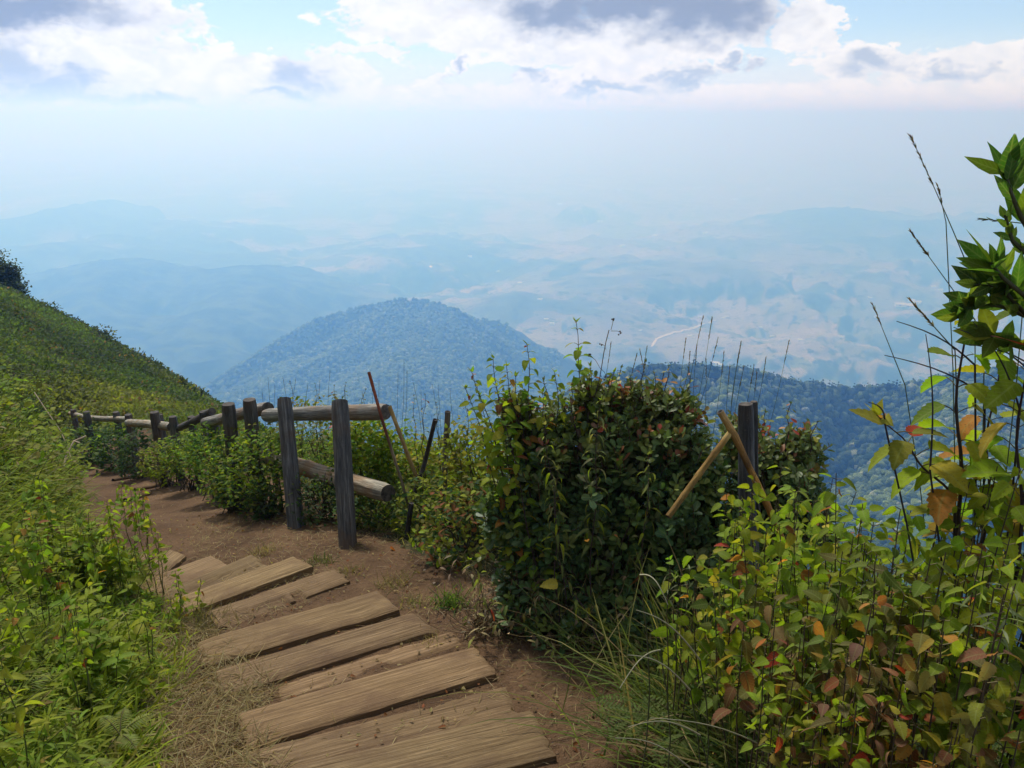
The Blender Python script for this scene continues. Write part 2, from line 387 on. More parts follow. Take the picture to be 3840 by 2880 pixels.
def build_forest():
    m, t = new_mat('forest_canopy'); c = attr(t); nf = noise(t, tcoord(t), 0.55, 4, 0.7)
    c2 = mixc(t, sstep(t, nf, 0.3, 0.7), mixc(t, 0.6, c, (0.01, 0.022, 0.01)), c)
    finish(t, pbsdf(t, c2, 0.9, bump(t, nf, 1.0, 1.5), 0.1))
    r_ = np.random.default_rng(3)
    def scatter(n, pxr, pyr_t, keep, rad, sub, amp, seed, name, mbo, gain=1.0, flat=0.0):
        px = r_.uniform(*pxr, n); tt = np.exp(r_.uniform(np.log(pyr_t[0]), np.log(pyr_t[1]), n))
        X = (px - 512) / F * tt; Y = tt * cos(PITCH) + 0.28 * tt * sin(PITCH) * 0
        Z = far_height(X, Y); k = keep(X, Y, Z); X, Y, Z = X[k], Y[k], Z[k]; n = len(X)
        R = rad * r_.uniform(0.55, 1.35, n)
        g = fbm(X, Y, 1 / 60., 3, 77)
        u = np.clip(r_.uniform(0, 1, n) * 0.7 + g * 0.6, 0, 1)[:, None]
        cols = (1 - u) * np.array([0.022, 0.055, 0.020]) + u * np.array([0.26, 0.34, 0.11])
        pale = r_.random(n) < 0.06; cols[pale] = (0.36, 0.40, 0.26)
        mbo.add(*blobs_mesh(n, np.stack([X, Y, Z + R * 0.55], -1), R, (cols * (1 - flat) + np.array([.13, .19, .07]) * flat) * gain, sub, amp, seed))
    mb1 = MB(); scatter(11000, (520, 1120), (460, 800), lambda x, y, z: z > -400, 3.3, 2, 0.45, 61, 'f', mb1)
    scatter(4200, (560, 1250), (130, 470), lambda x, y, z: z > -900, 3.4, 2, 0.45, 63, 'f', mb1)
    crest = RIDGES[0][0]; kq = r_.uniform(0.5, len(crest) - 1.5, 420); X = np.interp(kq, np.arange(len(crest)), crest[:, 0]) + r_.normal(0, 9, 420); Y = np.interp(kq, np.arange(len(crest)), crest[:, 1]) + r_.normal(0, 9, 420)
    R = r_.uniform(0.7, 1.6, 420); Z = far_height(X, Y)
    for lift, sc_ in ((1.5, 1.2), (4.0, 0.9), (6.2, 0.55)): mb1.add(*blobs_mesh(420, np.stack([X, Y, Z + lift * R ** .5], -1), R * sc_, np.tile((0.05, 0.10, 0.04), (420, 1)), 1, 0.45, 64))
    o = mb1.build('forest', m); tag(o, kind='stuff', label='dense woodland covering the ridge and saddle on the right')
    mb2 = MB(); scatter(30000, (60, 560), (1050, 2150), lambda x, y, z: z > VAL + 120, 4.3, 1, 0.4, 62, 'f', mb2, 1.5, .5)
    o = mb2.build('forest', m); tag(o, kind='stuff', label='hazy woodland covering the rounded hill in the middle')
build_forest()
def build_road_and_fields():
    m, t = new_mat('pale_road'); finish(t, pbsdf(t, (0.75, 0.72, 0.66), 0.9))
    pts = [(652, 347), (656, 340), (668, 335), (690, 330), (712, 322), (730, 318)]
    P3 = []
    for a, b in zip(pts[:-1], pts[1:]):
        for k in range(12):
            px, py = a[0] + (b[0] - a[0]) * k / 12, a[1] + (b[1] - a[1]) * k / 12
            g = hit_far(px, py)
            if g is not None: P3.append(g)
    P3 = np.array(P3); d = np.gradient(P3, axis=0); nrm = np.stack([-d[:, 1], d[:, 0], 0 * d[:, 0]], -1)
    nrm /= np.linalg.norm(nrm, axis=1)[:, None] + 1e-9
    L = P3 + nrm * 4.5; Rr = P3 - nrm * 4.5; V = np.concatenate([L, Rr]); V[:, 2] = far_height(V[:, :1], V[:, 1:2])[:, 0] + 2.0
    n = len(P3); f = [(i, i + 1, n + i + 1, n + i) for i in range(n - 1)]
    mb = MB(); mb.add(V, f); tag(mb.build('valley_road', m), kind='structure')
def hit_far(px, py):
    d = P(px, py, 1) - CAM; ts = np.exp(np.linspace(np.log(900), np.log(20000), 900))
    q = CAM + ts[:, None] * d; h = far_height(q[:, :1], q[:, 1:2])[:, 0]
    k = np.nonzero(q[:, 2] < h)[0]
    return None if len(k) == 0 else np.array([q[k[0], 0], q[k[0], 1], h[k[0]]])
def build_houses():
    mw, t = new_mat('whitewash'); finish(t, pbsdf(t, (0.82, 0.82, 0.80), 0.7))
    mr, t = new_mat('sheet_roof'); finish(t, pbsdf(t, (0.85, 0.86, 0.88), 0.35, None, 0.5))
    md, t = new_mat('dark_opening'); finish(t, pbsdf(t, (0.05, 0.05, 0.06), 0.5))
    spots = [(900, 306, 46, 'long white shed, leftmost of the bright cluster by the right hand village'), (908, 308, 60, 'largest white shed in the middle of the bright cluster on the right'),
             (916, 305, 40, 'white shed at the right end of the bright cluster'), (911, 302, 30, 'small white house just above the bright cluster of sheds'),
             (940, 291, 24, 'small white house far right among the upper fields'), (933, 288, 24, 'small white house left of the far right house'),
             (715, 364, 30, 'bright white farm shed just above the wooded ridge'), (719, 368, 24, 'low white shed in front of the bright farm shed'),
             (870, 298, 20, None), (876, 318, 16, None), (800, 340, 16, None), (815, 352, 16, None), (772, 338, 16, None), (760, 328, 16, None), (842, 337, 18, None),
             (690, 336, 16, None), (700, 317, 16, None), (640, 331, 14, None), (546, 321, 18, None), (552, 324, 20, None), (705, 234, 40, None), (655, 236, 36, None),
             (622, 247, 34, None), (600, 222, 50, None), (560, 205, 50, None), (430, 268, 26, None), (470, 258, 26, None), (498, 272, 24, None), (520, 283, 22, None), (540, 300, 20, None), (768, 190, 60, None), (700, 188, 60, None), (735, 200, 60, None), (618, 190, 60, None)]
    for i, (px, py, s_, lab) in enumerate(spots):
        g = hit_far(px, py)
        if g is None: continue
        e = empty('valley_house', g, lab or 'tiny pale house scattered among the fields of the hazy valley', 'house', 'white buildings in the valley')
        a = random.uniform(-0.5, 0.5); L, Wd, Hh = s_ * .5, s_ * .26, s_ * .17
        def rot(v): v = np.array(v, float); return np.stack([v[:, 0] * cos(a) - v[:, 1] * sin(a), v[:, 0] * sin(a) + v[:, 1] * cos(a), v[:, 2]], -1) + g
        mb = MB(); mb.add(rot([(x, y, z) for z in (-6, Hh) for x, y in ((-L, -Wd), (L, -Wd), (L, Wd), (-L, Wd))] + [(-L, 0, Hh * 1.7), (L, 0, Hh * 1.7)]),
                          [(0, 1, 5, 4), (1, 2, 6, 5), (2, 3, 7, 6), (3, 0, 4, 7)]); mb.add(rot([(-L, -Wd, Hh), (-L, Wd, Hh), (-L, 0, Hh * 1.7), (L, -Wd, Hh), (L, Wd, Hh), (L, 0, Hh * 1.7)]), [(0, 2, 1), (3, 4, 5)])
        mb.build('wall', mw, e, smooth=False)
        mb = MB(); k = 1.12
        mb.add(rot([(-L * k, -Wd * k, Hh * .94), (L * k, -Wd * k, Hh * .94), (L * k, 0, Hh * 1.78), (-L * k, 0, Hh * 1.78), (L * k, Wd * k, Hh * .94), (-L * k, Wd * k, Hh * .94)]), [(0, 1, 2, 3), (3, 2, 4, 5)])
        mb.build('roof', mr, e, smooth=False)
        if lab:
            mb = MB(); mb.add(rot([(-L * .3, -Wd - .3, 0), (L * .1, -Wd - .3, 0), (L * .1, -Wd - .3, Hh * .7), (-L * .3, -Wd - .3, Hh * .7)]), [(0, 1, 2, 3)]); mb.build('door', md, e, smooth=False)
build_road_and_fields()
build_houses()

# ------------------------------------------------------------------ near ground
PATH = np.array([(0.35, -4.0, 1.0), (0.15, -1.0, 0.26), (-0.1, 1.0, -0.26), (-0.4, 2.3, -0.60), (-0.91, 3.4, -0.885), (-1.62, 4.33, -1.125), (-2.15, 5.3, -1.38),
                 (-3.2, 7.5, -2.17), (-4.7, 9.6, -2.93), (-6.45, 11.8, -3.72), (-9.3, 15.2, -4.95)])
def path_frame():
    d = np.gradient(PATH[:, :2], axis=0); d /= np.linalg.norm(d, axis=1)[:, None]
    return d, np.stack([d[:, 1], -d[:, 0]], 1)      # tangent, right hand side
def ground_controls():
    c = []
    d, r = path_frame()
    for k, p in enumerate(PATH):
        far = k >= 7
        prof = [(0, 0), (-0.8, 0.02), (0.9, -0.02), (-2.0, 0.62), (-4.5, 2.3), (2.0, -0.30), (4.2, -2.3)]
        if far: prof = [(0, 0), (-0.8, 0.03), (0.9, -0.02), (-2.0, 0.75), (-4.5, 2.3), (2.2, -0.35)]
        if k <= 5: prof = [(0, 0), (-0.8, 0.02), (0.9, -0.02), (-2.0, 0.62), (-4.5, 2.3), (2.6, -0.25), (5.0, -2.0)]
        if 6 <= k <= 8: prof = [(0, 0), (-0.8, 0.03), (0.9, -0.02), (-2.0, 1.05), (-4.5, 3.0), (2.2, -0.35)]
        if k == len(PATH) - 1: prof = [(0, 0), (-1, 0.1), (-3, 1.2)]
        for o, h in prof:
            q = p[:2] + r[k] * o; c.append((q[0], q[1], p[2] + h))
    for p in [(190, 424, 14.5), (140, 412, 19), (215, 414, 19), (100, 400, 21), (50, 392, 21), (0, 368, 19), (-60, 340, 19),
              (212, 410, 27), (165, 398, 29), (110, 382, 31), (60, 362, 32), (0, 338, 32), (-80, 310, 32),
              (214, 411, 34), (180, 390, 38), (140, 365, 43), (100, 341, 48), (60, 322, 52), (22, 303, 56), (-40, 282, 60), (-150, 250, 64)]:
        q = P(*p); c.append(tuple(q))
    for p in [(214, 411, 34), (180, 390, 38), (140, 365, 43), (100, 341, 48), (60, 322, 52), (22, 303, 56), (-40, 282, 60), (-150, 250, 64)]:
        q = P(*p); c.append((q[0] + 3, q[1] + 12, q[2] - 11)); c.append((q[0] + 8, q[1] + 36, q[2] - 42))
    c += [(12, -6, -6), (12, 6, -9), (12, 14, -13), (4, 10, -6.5), (0, 14, -8), (-3, 20, -11), (25, 0, -20), (25, 25, -34), (60, 0, -50), (60, 50, -80), (60, 110, -130),
          (5, 40, -32), (10, 70, -62), (0, 100, -92), (-40, 110, -85), (-80, 110, -60), (-80, 60, 2), (-80, 20, 22), (-40, 20, 12), (-40, -6, 20), (-80, -6, 40), (-15, 0, 8), (-15, 8, 4.5), (-9, -6, 6), (-7, 4, 2.2)]
    return np.array(c)
class TPS:
    def __init__(s, c, lam=0.02):
        n = len(c); s.p = c[:, :2] / 10; r = np.linalg.norm(s.p[:, None] - s.p[None], axis=2)
        K = s.k(r) + lam * 0.01 * np.eye(n); Q = np.concatenate([np.ones((n, 1)), s.p], 1)
        A = np.block([[K, Q], [Q.T, np.zeros((3, 3))]])
        s.w = np.linalg.solve(A, np.concatenate([c[:, 2], np.zeros(3)]))
    def k(s, r): return np.where(r > 1e-9, r * r * np.log(r + 1e-12), 0)
    def __call__(s, x, y):
        sh = np.shape(x); q = np.stack([np.ravel(x), np.ravel(y)], 1) / 10; out = np.zeros(len(q))
        for i in range(0, len(q), 20000):
            b = q[i:i + 20000]; r = np.sqrt(((b[:, None] - s.p[None]) ** 2).sum(2))
            out[i:i + 20000] = s.k(r) @ s.w[:-3] + s.w[-3] + b @ s.w[-2:]
        return out.reshape(sh)
tps = TPS(ground_controls())
def path_dist(x, y):
    """signed distance to the path's middle, positive on the valley side"""
    x = np.asarray(x, float); y = np.asarray(y, float); best = np.full(x.shape, 1e9); sg = np.zeros(x.shape)
    for a, b in zip(PATH[:-1, :2], PATH[1:, :2]):
        d = b - a; L = (d ** 2).sum(); s_ = np.clip(((x - a[0]) * d[0] + (y - a[1]) * d[1]) / L, 0, 1)
        ex = x - a[0] - s_ * d[0]; ey = y - a[1] - s_ * d[1]; q = ex ** 2 + ey ** 2
        side = np.sign(ex * d[1] - ey * d[0]); m_ = q < best
        sg = np.where(m_, side, sg); best = np.where(m_, q, best)
    return np.sqrt(best) * sg
def ground_z(x, y):
    x = np.asarray(x, float); y = np.asarray(y, float)
    d = np.abs(path_dist(x, y)); k = np.clip((d - 0.6) / 1.5, 0.12, 1)
    near = np.clip(1.6 - np.hypot(x, y) / 30, 0.2, 1)
    return tps(x, y) + (0.05 + 0.07 * (path_dist(x, y) < -0.9)) * k * fbm(x, y, 1.3, 4, 91) + 0.5 * (1 - near) * fbm(x, y, 0.3, 4, 95) + 0.010 * fbm(x, y, 7.0, 2, 97)
def gz(x, y): return float(ground_z(np.array([x]), np.array([y]))[0])
def hit(px, py, lift=0.0):
    """where the line of sight through a pixel meets the ground"""
    d = P(px, py, 1) - CAM; ts = np.linspace(1.5, 40, 1600); q = CAM + ts[:, None] * d
    h = ground_z(q[:, 0], q[:, 1]) + lift; k = np.nonzero(q[:, 2] < h)[0]
    if len(k) == 0: return None
    i = k[0]; a = (q[i - 1, 2] - h[i - 1]); b = (h[i] - q[i, 2]); s_ = a / (a + b + 1e-9)
    return q[i - 1] * (1 - s_) + q[i] * s_
def axis_coords(lo, f0, f1, hi, step, grow):
    a = list(np.arange(f0, f1 + 1e-6, step)); s_ = step; v = a[-1]
    while v < hi: s_ = min(s_ * grow, 1.6); v += s_; a.append(v)
    s_ = step; v = a[0]; b = []
    while v > lo: s_ = min(s_ * grow, 1.6); v -= s_; b.append(v)
    return np.array(b[::-1] + a)
def build_ground():
    xs = axis_coords(-85, -4.5, 2.5, 62, 0.04, 1.06); ys = axis_coords(-6, 0.8, 7.5, 112, 0.04, 1.05)
    X, Y = np.meshgrid(xs, ys); Z = ground_z(X, Y); D = path_dist(X, Y) + 0.22 * fbm(X, Y, 1.5, 4, 15)
    nx, ny = len(xs), len(ys); V = np.stack([X, Y, Z], -1).reshape(-1, 3)
    i = np.arange(ny - 1)[:, None] * nx + np.arange(nx - 1)[None]
    Q = np.stack([i, i + 1, i + nx + 1, i + nx], -1).reshape(-1, 4)
    # on the path the bare soil reaches about 0.8 m either side, wider by the lowest planks on the right
    half = 0.95 + 0.35 * np.exp(-((Y - 2.4) / 1.2) ** 2) * (D > 0) + 0.15 * (Y > 5)
    onp = ((np.abs(D) < half) & (Y < 15)).reshape(-1)
    fp = onp[Q].all(1)
    m, t = new_mat('soil')
    v = tcoord(t)
    n1_ = noise(t, v, 2.2, 6, 0.65); n2_ = noise(t, v, 38, 5, 0.7); n3_ = noise(t, v, 190, 3, 0.6)
    c = ramp(t, n1_, [(0.25, (0.080, 0.046, 0.025)), (0.5, (0.165, 0.096, 0.050)), (0.75, (0.25, 0.152, 0.080))])
    c = mixc(t, mth(t, 'MULTIPLY', sstep(t, n2_, 0.45, 0.75), 0.55), c, (0.045, 0.028, 0.018))
    c = mixc(t, mth(t, 'MULTIPLY', sstep(t, n3_, 0.6, 0.74), 0.5), c, (0.34, 0.25, 0.15))
    peb = t.nodes.new('ShaderNodeTexVoronoi'); peb.inputs['Scale'].default_value = 26; t.links.new(v, peb.inputs['Vector'])
    ps = sstep(t, mth(t, 'MULTIPLY', peb.outputs['Distance'], -1), -0.22, -0.12); c = mixc(t, mth(t, 'MULTIPLY', ps, 0.5), c, (0.24, 0.165, 0.10))
    h = mth(t, 'ADD', mth(t, 'ADD', mth(t, 'MULTIPLY', n2_, 1.0), mth(t, 'MULTIPLY', n3_, 0.4)), mth(t, 'MULTIPLY', ps, 0.35))
    finish(t, pbsdf(t, c, 0.95, bump(t, h, 1.0, 0.03), 0.1))
    m2, t = new_mat('earth_and_moss')
    v = tcoord(t); n1_ = noise(t, v, 1.1, 6, 0.7); n2_ = noise(t, v, 18, 5, 0.7)
    c = ramp(t, n1_, [(0.3, (0.035, 0.030, 0.015)), (0.55, (0.05, 0.055, 0.020)), (0.75, (0.085, 0.085, 0.03))])
    c = mixc(t, mth(t, 'MULTIPLY', sstep(t, n2_, 0.45, 0.7), 0.6), c, (0.10, 0.065, 0.035))
    finish(t, pbsdf(t, c, 0.95, bump(t, n2_, 0.8, 0.03), 0.1))
    for nm, sel, mm in (('dirt_path', fp, m), ('ground', ~fp, m2)):
        q = Q[sel]; u, inv = np.unique(q, return_inverse=True)
        mb = MB(); mb.add(V[u], inv.reshape(q.shape)); tag(mb.build(nm, mm), kind='structure')
build_ground()

# ------------------------------------------------------------------ leaf and stem builders
SH = {  # stations: (u, half width share)
    'oval': ([0, .14, .45, .75, .93, 1], [.05, .42, .92, 1.0, .55, .0]),
    'lance': ([0, .12, .35, .62, .85, 1], [.04, .55, 1.0, .78, .32, 0]),
    'blade': ([0, .25, .5, .78, 1], [.7, 1, .85, .5, 0]),
    'heart': ([0, .06, .2, .42, .66, .86, 1], [.1, .72, 1.0, .86, .55, .22, 0]),
    'tooth': ([0, .05, .14, .17, .30, .33, .46, .49, .62, .65, .78, .81, .92, 1], [.08, .62, .98, .86, 1.05, .88, .97, .78, .82, .62, .60, .40, .24, 0]),
    'tri': ([0, .45, 1], [.25, 1, 0]),
}
def nrmz(v): return v / (np.linalg.norm(v, axis=-1, keepdims=True) + 1e-9)
def leaves(mb, pos, d, up, L, W, col, shape='oval', fold=0.18, droop=0.15, tip=None, mi=0, curl=0.0, hole=0):
    n = len(pos)
    if n == 0: return
    L = np.broadcast_to(L, (n,)).astype(float); W = np.broadcast_to(W, (n,)).astype(float); col = np.broadcast_to(col, (n, 3))
    droop = np.broadcast_to(droop, (n,)).astype(float); fold = np.broadcast_to(fold, (n,)).astype(float)
    u, w_ = map(np.array, SH[shape]); m = len(u)
    d = nrmz(d); side = nrmz(np.cross(d, up)); nr = np.cross(side, d)
    tw = (rng.uniform(-1, 1, n) * (0.0 if shape == 'tri' else 0.16))
    ctr = pos[:, None] + side[:, None] * (tw[:, None] * L[:, None] * u[None] ** 2)[..., None] + d[:, None] * (u[None, :, None] * L[:, None, None] * (1 - 0.25 * np.abs(droop)[:, None, None] * u[None, :, None] ** 2)) \
        - nr[:, None] * (droop[:, None] * L[:, None] * u[None] ** 2)[..., None]
    off = side[:, None] * (w_[None] * W[:, None] / 2)[..., None]; lift = nr[:, None] * (fold[:, None] * w_[None] * W[:, None] / 2)[..., None]
    if shape == 'blade' or shape == 'tri':
        V = np.stack([ctr - off, ctr + off], 2); k = 2
        c = np.repeat(np.repeat(col[:, None], m, 1)[:, :, None], 2, 2)
    else:
        V = np.stack([ctr - off + lift, ctr, ctr + off + lift], 2); k = 3
        c = np.repeat(np.repeat(col[:, None], m, 1)[:, :, None], 3, 2).copy(); c[:, :, 1] *= 1.18
    if tip is not None:
        tt = (u ** 2)[None, :, None, None]; c = c * (1 - tt) + np.broadcast_to(tip, (n, 3))[:, None, None] * tt
    base = np.arange(m - 1)[:, None] * k + np.arange(k - 1)[None]
    f = np.stack([base, base + 1, base + k + 1, base + k], -1).reshape(-1, 4)
    Fs = (f[None] + (np.arange(n) * m * k)[:, None, None]).reshape(-1, 4)
    vv_ = np.array([-1.0, 1.0]) if k == 2 else np.array([-1.0, 0.0, 1.0])
    UV = np.stack(np.broadcast_arrays(u[None, :, None], (vv_[None, None, :] * (w_[None, :, None] if k == 3 else 1)), np.zeros((n, m, k)))[:2], -1).reshape(-1, 2)
    mb.add(V.reshape(-1, 3), Fs, c.reshape(-1, 3), UV, mi=mi)
def tubes(mb, pts, rad, col, sides=5, mi=0):
    """pts (n,m,3), rad (n,m)"""
    pts = np.asarray(pts, float)
    if pts.ndim == 2: pts = pts[None]
    n, m, _ = pts.shape; rad = np.broadcast_to(rad, (n, m)); col = np.asarray(col, float)
    if col.ndim == 1: col = np.broadcast_to(col, (n, 3))
    d = nrmz(np.gradient(pts, axis=1)) if m > 2 else nrmz(np.repeat((pts[:, 1] - pts[:, 0])[:, None], m, 1))
    ref = np.where(np.abs(d[..., 2:3]) > 0.9, np.array([1.0, 0, 0]), np.array([0, 0, 1.0]))
    a = nrmz(np.cross(d, ref)); b = np.cross(d, a)
    th = np.arange(sides) * 2 * pi / sides
    V = pts[:, :, None] + (a[:, :, None] * np.cos(th)[None, None, :, None] + b[:, :, None] * np.sin(th)[None, None, :, None]) * rad[:, :, None, None]
    i = np.arange(m - 1)[:, None] * sides + np.arange(sides)[None]; j = np.arange(m - 1)[:, None] * sides + (np.arange(sides)[None] + 1) % sides
    f = np.stack([i, j, j + sides, i + sides], -1).reshape(-1, 4)
    Fs = (f[None] + (np.arange(n) * m * sides)[:, None, None]).reshape(-1, 4)
    mb.add(V.reshape(-1, 3), Fs, np.repeat(col, m * sides, 0), mi=mi)
def vary(base, n, amt=0.25, hue=0.12, r_=rng):
    base = np.asarray(base, float)
    k = 1 + amt * r_.uniform(-1, 1, (n, 1)); h = 1 + hue * r_.uniform(-1, 1, (n, 3))
    return np.clip(base * k * h, 0.003, 1)
def pick(pal, n, r_=rng):
    """palette [(weight, colour), ...] -> n colours"""
    w_ = np.array([p[0] for p in pal], float); w_ /= w_.sum(); c = np.array([p[1] for p in pal])
    return vary(c[r_.choice(len(pal), n, p=w_)], n, 0.25, 0.1, r_)
def rdir(n, zlo, zhi, r_=rng):
    th = r_.uniform(0, 2 * pi, n); z = r_.uniform(zlo, zhi, n); q = np.sqrt(np.clip(1 - z * z, 0, 1))
    return np.stack([q * np.cos(th), q * np.sin(th), z], 1)
UP = np.array([0, 0, 1.0])
M_LEAF = leaf_mat('thin_leaf', 0.5, 0.7, 0.12)
M_WAX = leaf_mat('leathery_leaf', 0.28, 0.52, 0.32, (1.2, 1.2, 0.5))
M_GRASS = leaf_mat('grass_blade', 0.45, 0.75, 0.12, (1.3, 1.3, 0.6))
def stem_mat():
    m, t = new_mat('plant_stem'); finish(t, pbsdf(t, attr(t), 0.75, None, 0.2)); return m
M_STEM = stem_mat()
def ground_at(f, dy=0.0): return np.array([f[0], f[1] + dy, gz(f[0], f[1] + dy) - 0.03])
def root(mb, f, r, col, dx=0.02, to=None):
    """carry a stalk on from its lowest visible point down to the soil"""
    g = ground_at(f) if to is None else ground_at(to)
    if to is not None: dx = 0.05
    if f[2] - g[2] > 0.05:
        u = np.linspace(0, 1, 6)[:, None]; tubes(mb, g + (f - g) * u + np.array([dx, 0.01, 0]) * np.sin(u * pi), (r * (1.2 - .15 * u[:, 0]))[None], col, 5)
    return g
Y_GREEN = (0.265, 0.325, 0.014); B_GREEN = (0.155, 0.265, 0.018); D_GREEN = (0.030, 0.085, 0.022); OLIVE = (0.17, 0.165, 0.03)
DRY = (0.34, 0.26, 0.12); RUST = (0.25, 0.075, 0.03); ORANGE = (0.48, 0.20, 0.04); RED = (0.42, 0.045, 0.03); YELLOW = (0.42, 0.34, 0.04); PINKBR = (0.34, 0.16, 0.11)
HERB = [(5, Y_GREEN), (4, B_GREEN), (1.2, OLIVE), (0.35, YELLOW), (0.2, RUST)]

def herb_mass(mb, bx, by, h, nl, ls, pal, shape='heart', r_=rng, spread=0.35, stemc=(0.10, 0.12, 0.03), aspect=0.6, bz=None):
    """many small leafy stems, leaves spread up each stem"""
    n = len(bx); bz = ground_z(bx, by) if bz is None else bz; h = np.broadcast_to(h, (n,)) * r_.uniform(0.6, 1.25, n)
    lean = r_.normal(0, spread, (n, 2)); base = np.stack([bx, by, bz - 0.02], 1)
    s_ = np.linspace(0, 1, 4); top = np.stack([lean[:, 0], lean[:, 1], np.ones(n)], 1) * h[:, None]
    pts = base[:, None] + np.stack([top[:, None, 0] * s_ ** 1.6, top[:, None, 1] * s_ ** 1.6, top[:, None, 2] * s_], -1)
    tubes(mb, pts, (0.0035 * (1 - 0.6 * s_))[None] * (h[:, None] / 0.4) ** 0.4, vary(stemc, n, r_=r_), 3, mi=1)
    k = np.repeat(np.arange(n), nl); N = len(k); q = r_.uniform(0.12, 1.0, N) ** 0.7
    tp = top[k]; pos = base[k] + np.stack([tp[:, 0] * q ** 1.6, tp[:, 1] * q ** 1.6, tp[:, 2] * q], 1)
    d = rdir(N, -0.25, 0.75, r_); pc = pick(pal, n, r_)[k] * 0.6 + pick(pal, N, r_) * 0.4
    L = ls * r_.uniform(0.55, 1.3, N) * (1.15 - 0.5 * q)
    leaves(mb, pos, d, UP + r_.normal(0, 0.25, (N, 3)), L, L * aspect, pc, shape, 0.2, r_.uniform(0, 0.45, N))
def grass_mass(mb, bx, by, L, W, pal, r_=rng, lean=0.55, droop=(0.1, 0.6), bz=None, wind=(0, 0)):
    n = len(bx); bz = ground_z(bx, by) if bz is None else bz
    d = np.stack([r_.normal(0, lean, n) + wind[0], r_.normal(0, lean, n) + wind[1], np.ones(n)], 1)
    L = L * r_.uniform(0.45, 1.3, n)
    leaves(mb, np.stack([bx, by, bz - 0.01], 1), d, UP + r_.normal(0, 0.3, (n, 3)), L, W * r_.uniform(0.6, 1.3, n), pick(pal, n, r_), 'blade', 0, r_.uniform(droop[0], droop[1], n))
# ------------------------------------------------------------------ planks of the stairway
def wood_mat(name, c0, c1, c2, axis_scale, ring=1.0, spec=0.15):
    m, t = new_mat(name)
    uv = t.nodes.new('ShaderNodeUVMap'); mp = t.nodes.new('ShaderNodeMapping'); t.links.new(uv.outputs[0], mp.inputs[0]); mp.inputs['Scale'].default_value = axis_scale
    oi = t.nodes.new('ShaderNodeObjectInfo'); sc = t.nodes.new('ShaderNodeVectorMath'); sc.operation = 'ADD'
    cb = t.nodes.new('ShaderNodeCombineXYZ'); t.links.new(mth(t, 'MULTIPLY', oi.outputs['Random'], 37.0), cb.inputs[0]); t.links.new(mth(t, 'MULTIPLY', oi.outputs['Random'], 91.0), cb.inputs[1])
    t.links.new(mp.outputs[0], sc.inputs[0]); t.links.new(cb.outputs[0], sc.inputs[1]); v = sc.outputs[0]
    g = noise(t, v, 1.0, 6, 0.65, dist=0.6); fine = noise(t, v, 3.1, 4, 0.7)
    big = noise(t, tcoord(t), 3.0, 5, 0.65); spk = noise(t, tcoord(t), 120, 3, 0.7)
    c = ramp(t, g, [(0.28, c0), (0.5, c1), (0.72, c2)])
    c = mixc(t, mth(t, 'MULTIPLY', sstep(t, fine, 0.58, 0.42), 0.45), c, tuple(x * 0.3 for x in c0))
    c = mixc(t, mth(t, 'MULTIPLY', sstep(t, big, 0.44, 0.66), 0.68), c, (0.135, 0.080, 0.044))
    c = mixc(t, mth(t, 'MULTIPLY', sstep(t, spk, 0.62, 0.75), 0.35), c, (0.45, 0.36, 0.24))
    vc = attr(t); mu = t.nodes.new('ShaderNodeVectorMath'); mu.operation = 'MULTIPLY'; t.links.new(c, mu.inputs[0]); t.links.new(vc, mu.inputs[1])
    h = mth(t, 'ADD', mth(t, 'MULTIPLY', g, 1.0), mth(t, 'ADD', mth(t, 'MULTIPLY', fine, 0.6), mth(t, 'MULTIPLY', spk, 0.15)))
    finish(t, pbsdf(t, mu.outputs[0], 0.85, bump(t, h, 0.8, 0.012), spec)); return m
M_PLANK = wood_mat('weathered_plank', (0.120, 0.070, 0.032), (0.265, 0.172, 0.084), (0.40, 0.275, 0.15), (1.6, 80, 80))
def z4(x, y): return (186.7 + .1808 * x, 533.3 + .1808 * y)
def z3(x, y): return (.15755 * x, 506.7 + .15755 * y)
def zz_(x, y): return (106.7 + .217 * x, 506.7 + .217 * y)
PLANKS = [  # far-left, far-right, near-right corner of the top face, how far it stands out of the soil, label
    (zz_(790, 1200), zz_(1950, 925), zz_(2060, 1118), .045, 'nearest wooden step plank, cut by the bottom edge of the photo'),
    (zz_(640, 1120), zz_(1830, 815), zz_(1905, 960), .016, 'half buried wooden plank just behind the nearest step'),
    (zz_(640, 930), zz_(1690, 632), zz_(1790, 748), .050, 'wooden step plank with a dark exposed left end, third from the bottom'),
    (zz_(800, 812), zz_(1590, 568), zz_(1645, 625), .012, 'narrow broken plank almost sunk in the soil, between two whole steps'),
    (zz_(527, 737), zz_(1440, 470), zz_(1525, 552), .045, 'long wooden step plank with a chipped rounded right end'),
    (zz_(445, 600), zz_(1250, 376), zz_(1342, 460), .060, 'wooden step plank with a raised right end over a dark gap'),
    (zz_(480, 470), zz_(1052, 275), zz_(1114, 332), .036, 'wooden step plank with a broken ledge along its middle'),
    (zz_(355, 402), zz_(860, 222), zz_(942, 264), .065, 'wooden step plank with a thick dark end beside a green tuft'),
    (zz_(330, 352), zz_(665, 215), zz_(752, 262), .036, 'split and splintered wooden step plank in the upper part of the flight'),
    (zz_(250, 302), zz_(475, 218), zz_(554, 262), .040, 'short wooden step plank, fourth from the top of the flight'),
    (zz_(170, 275), zz_(285, 190), zz_(357, 222), .040, 'wooden step plank partly under the grass, third from the far end'),
    (zz_(120, 240), zz_(172, 200), zz_(215, 224), .035, 'small end of a wooden step plank showing past the grass'),
]
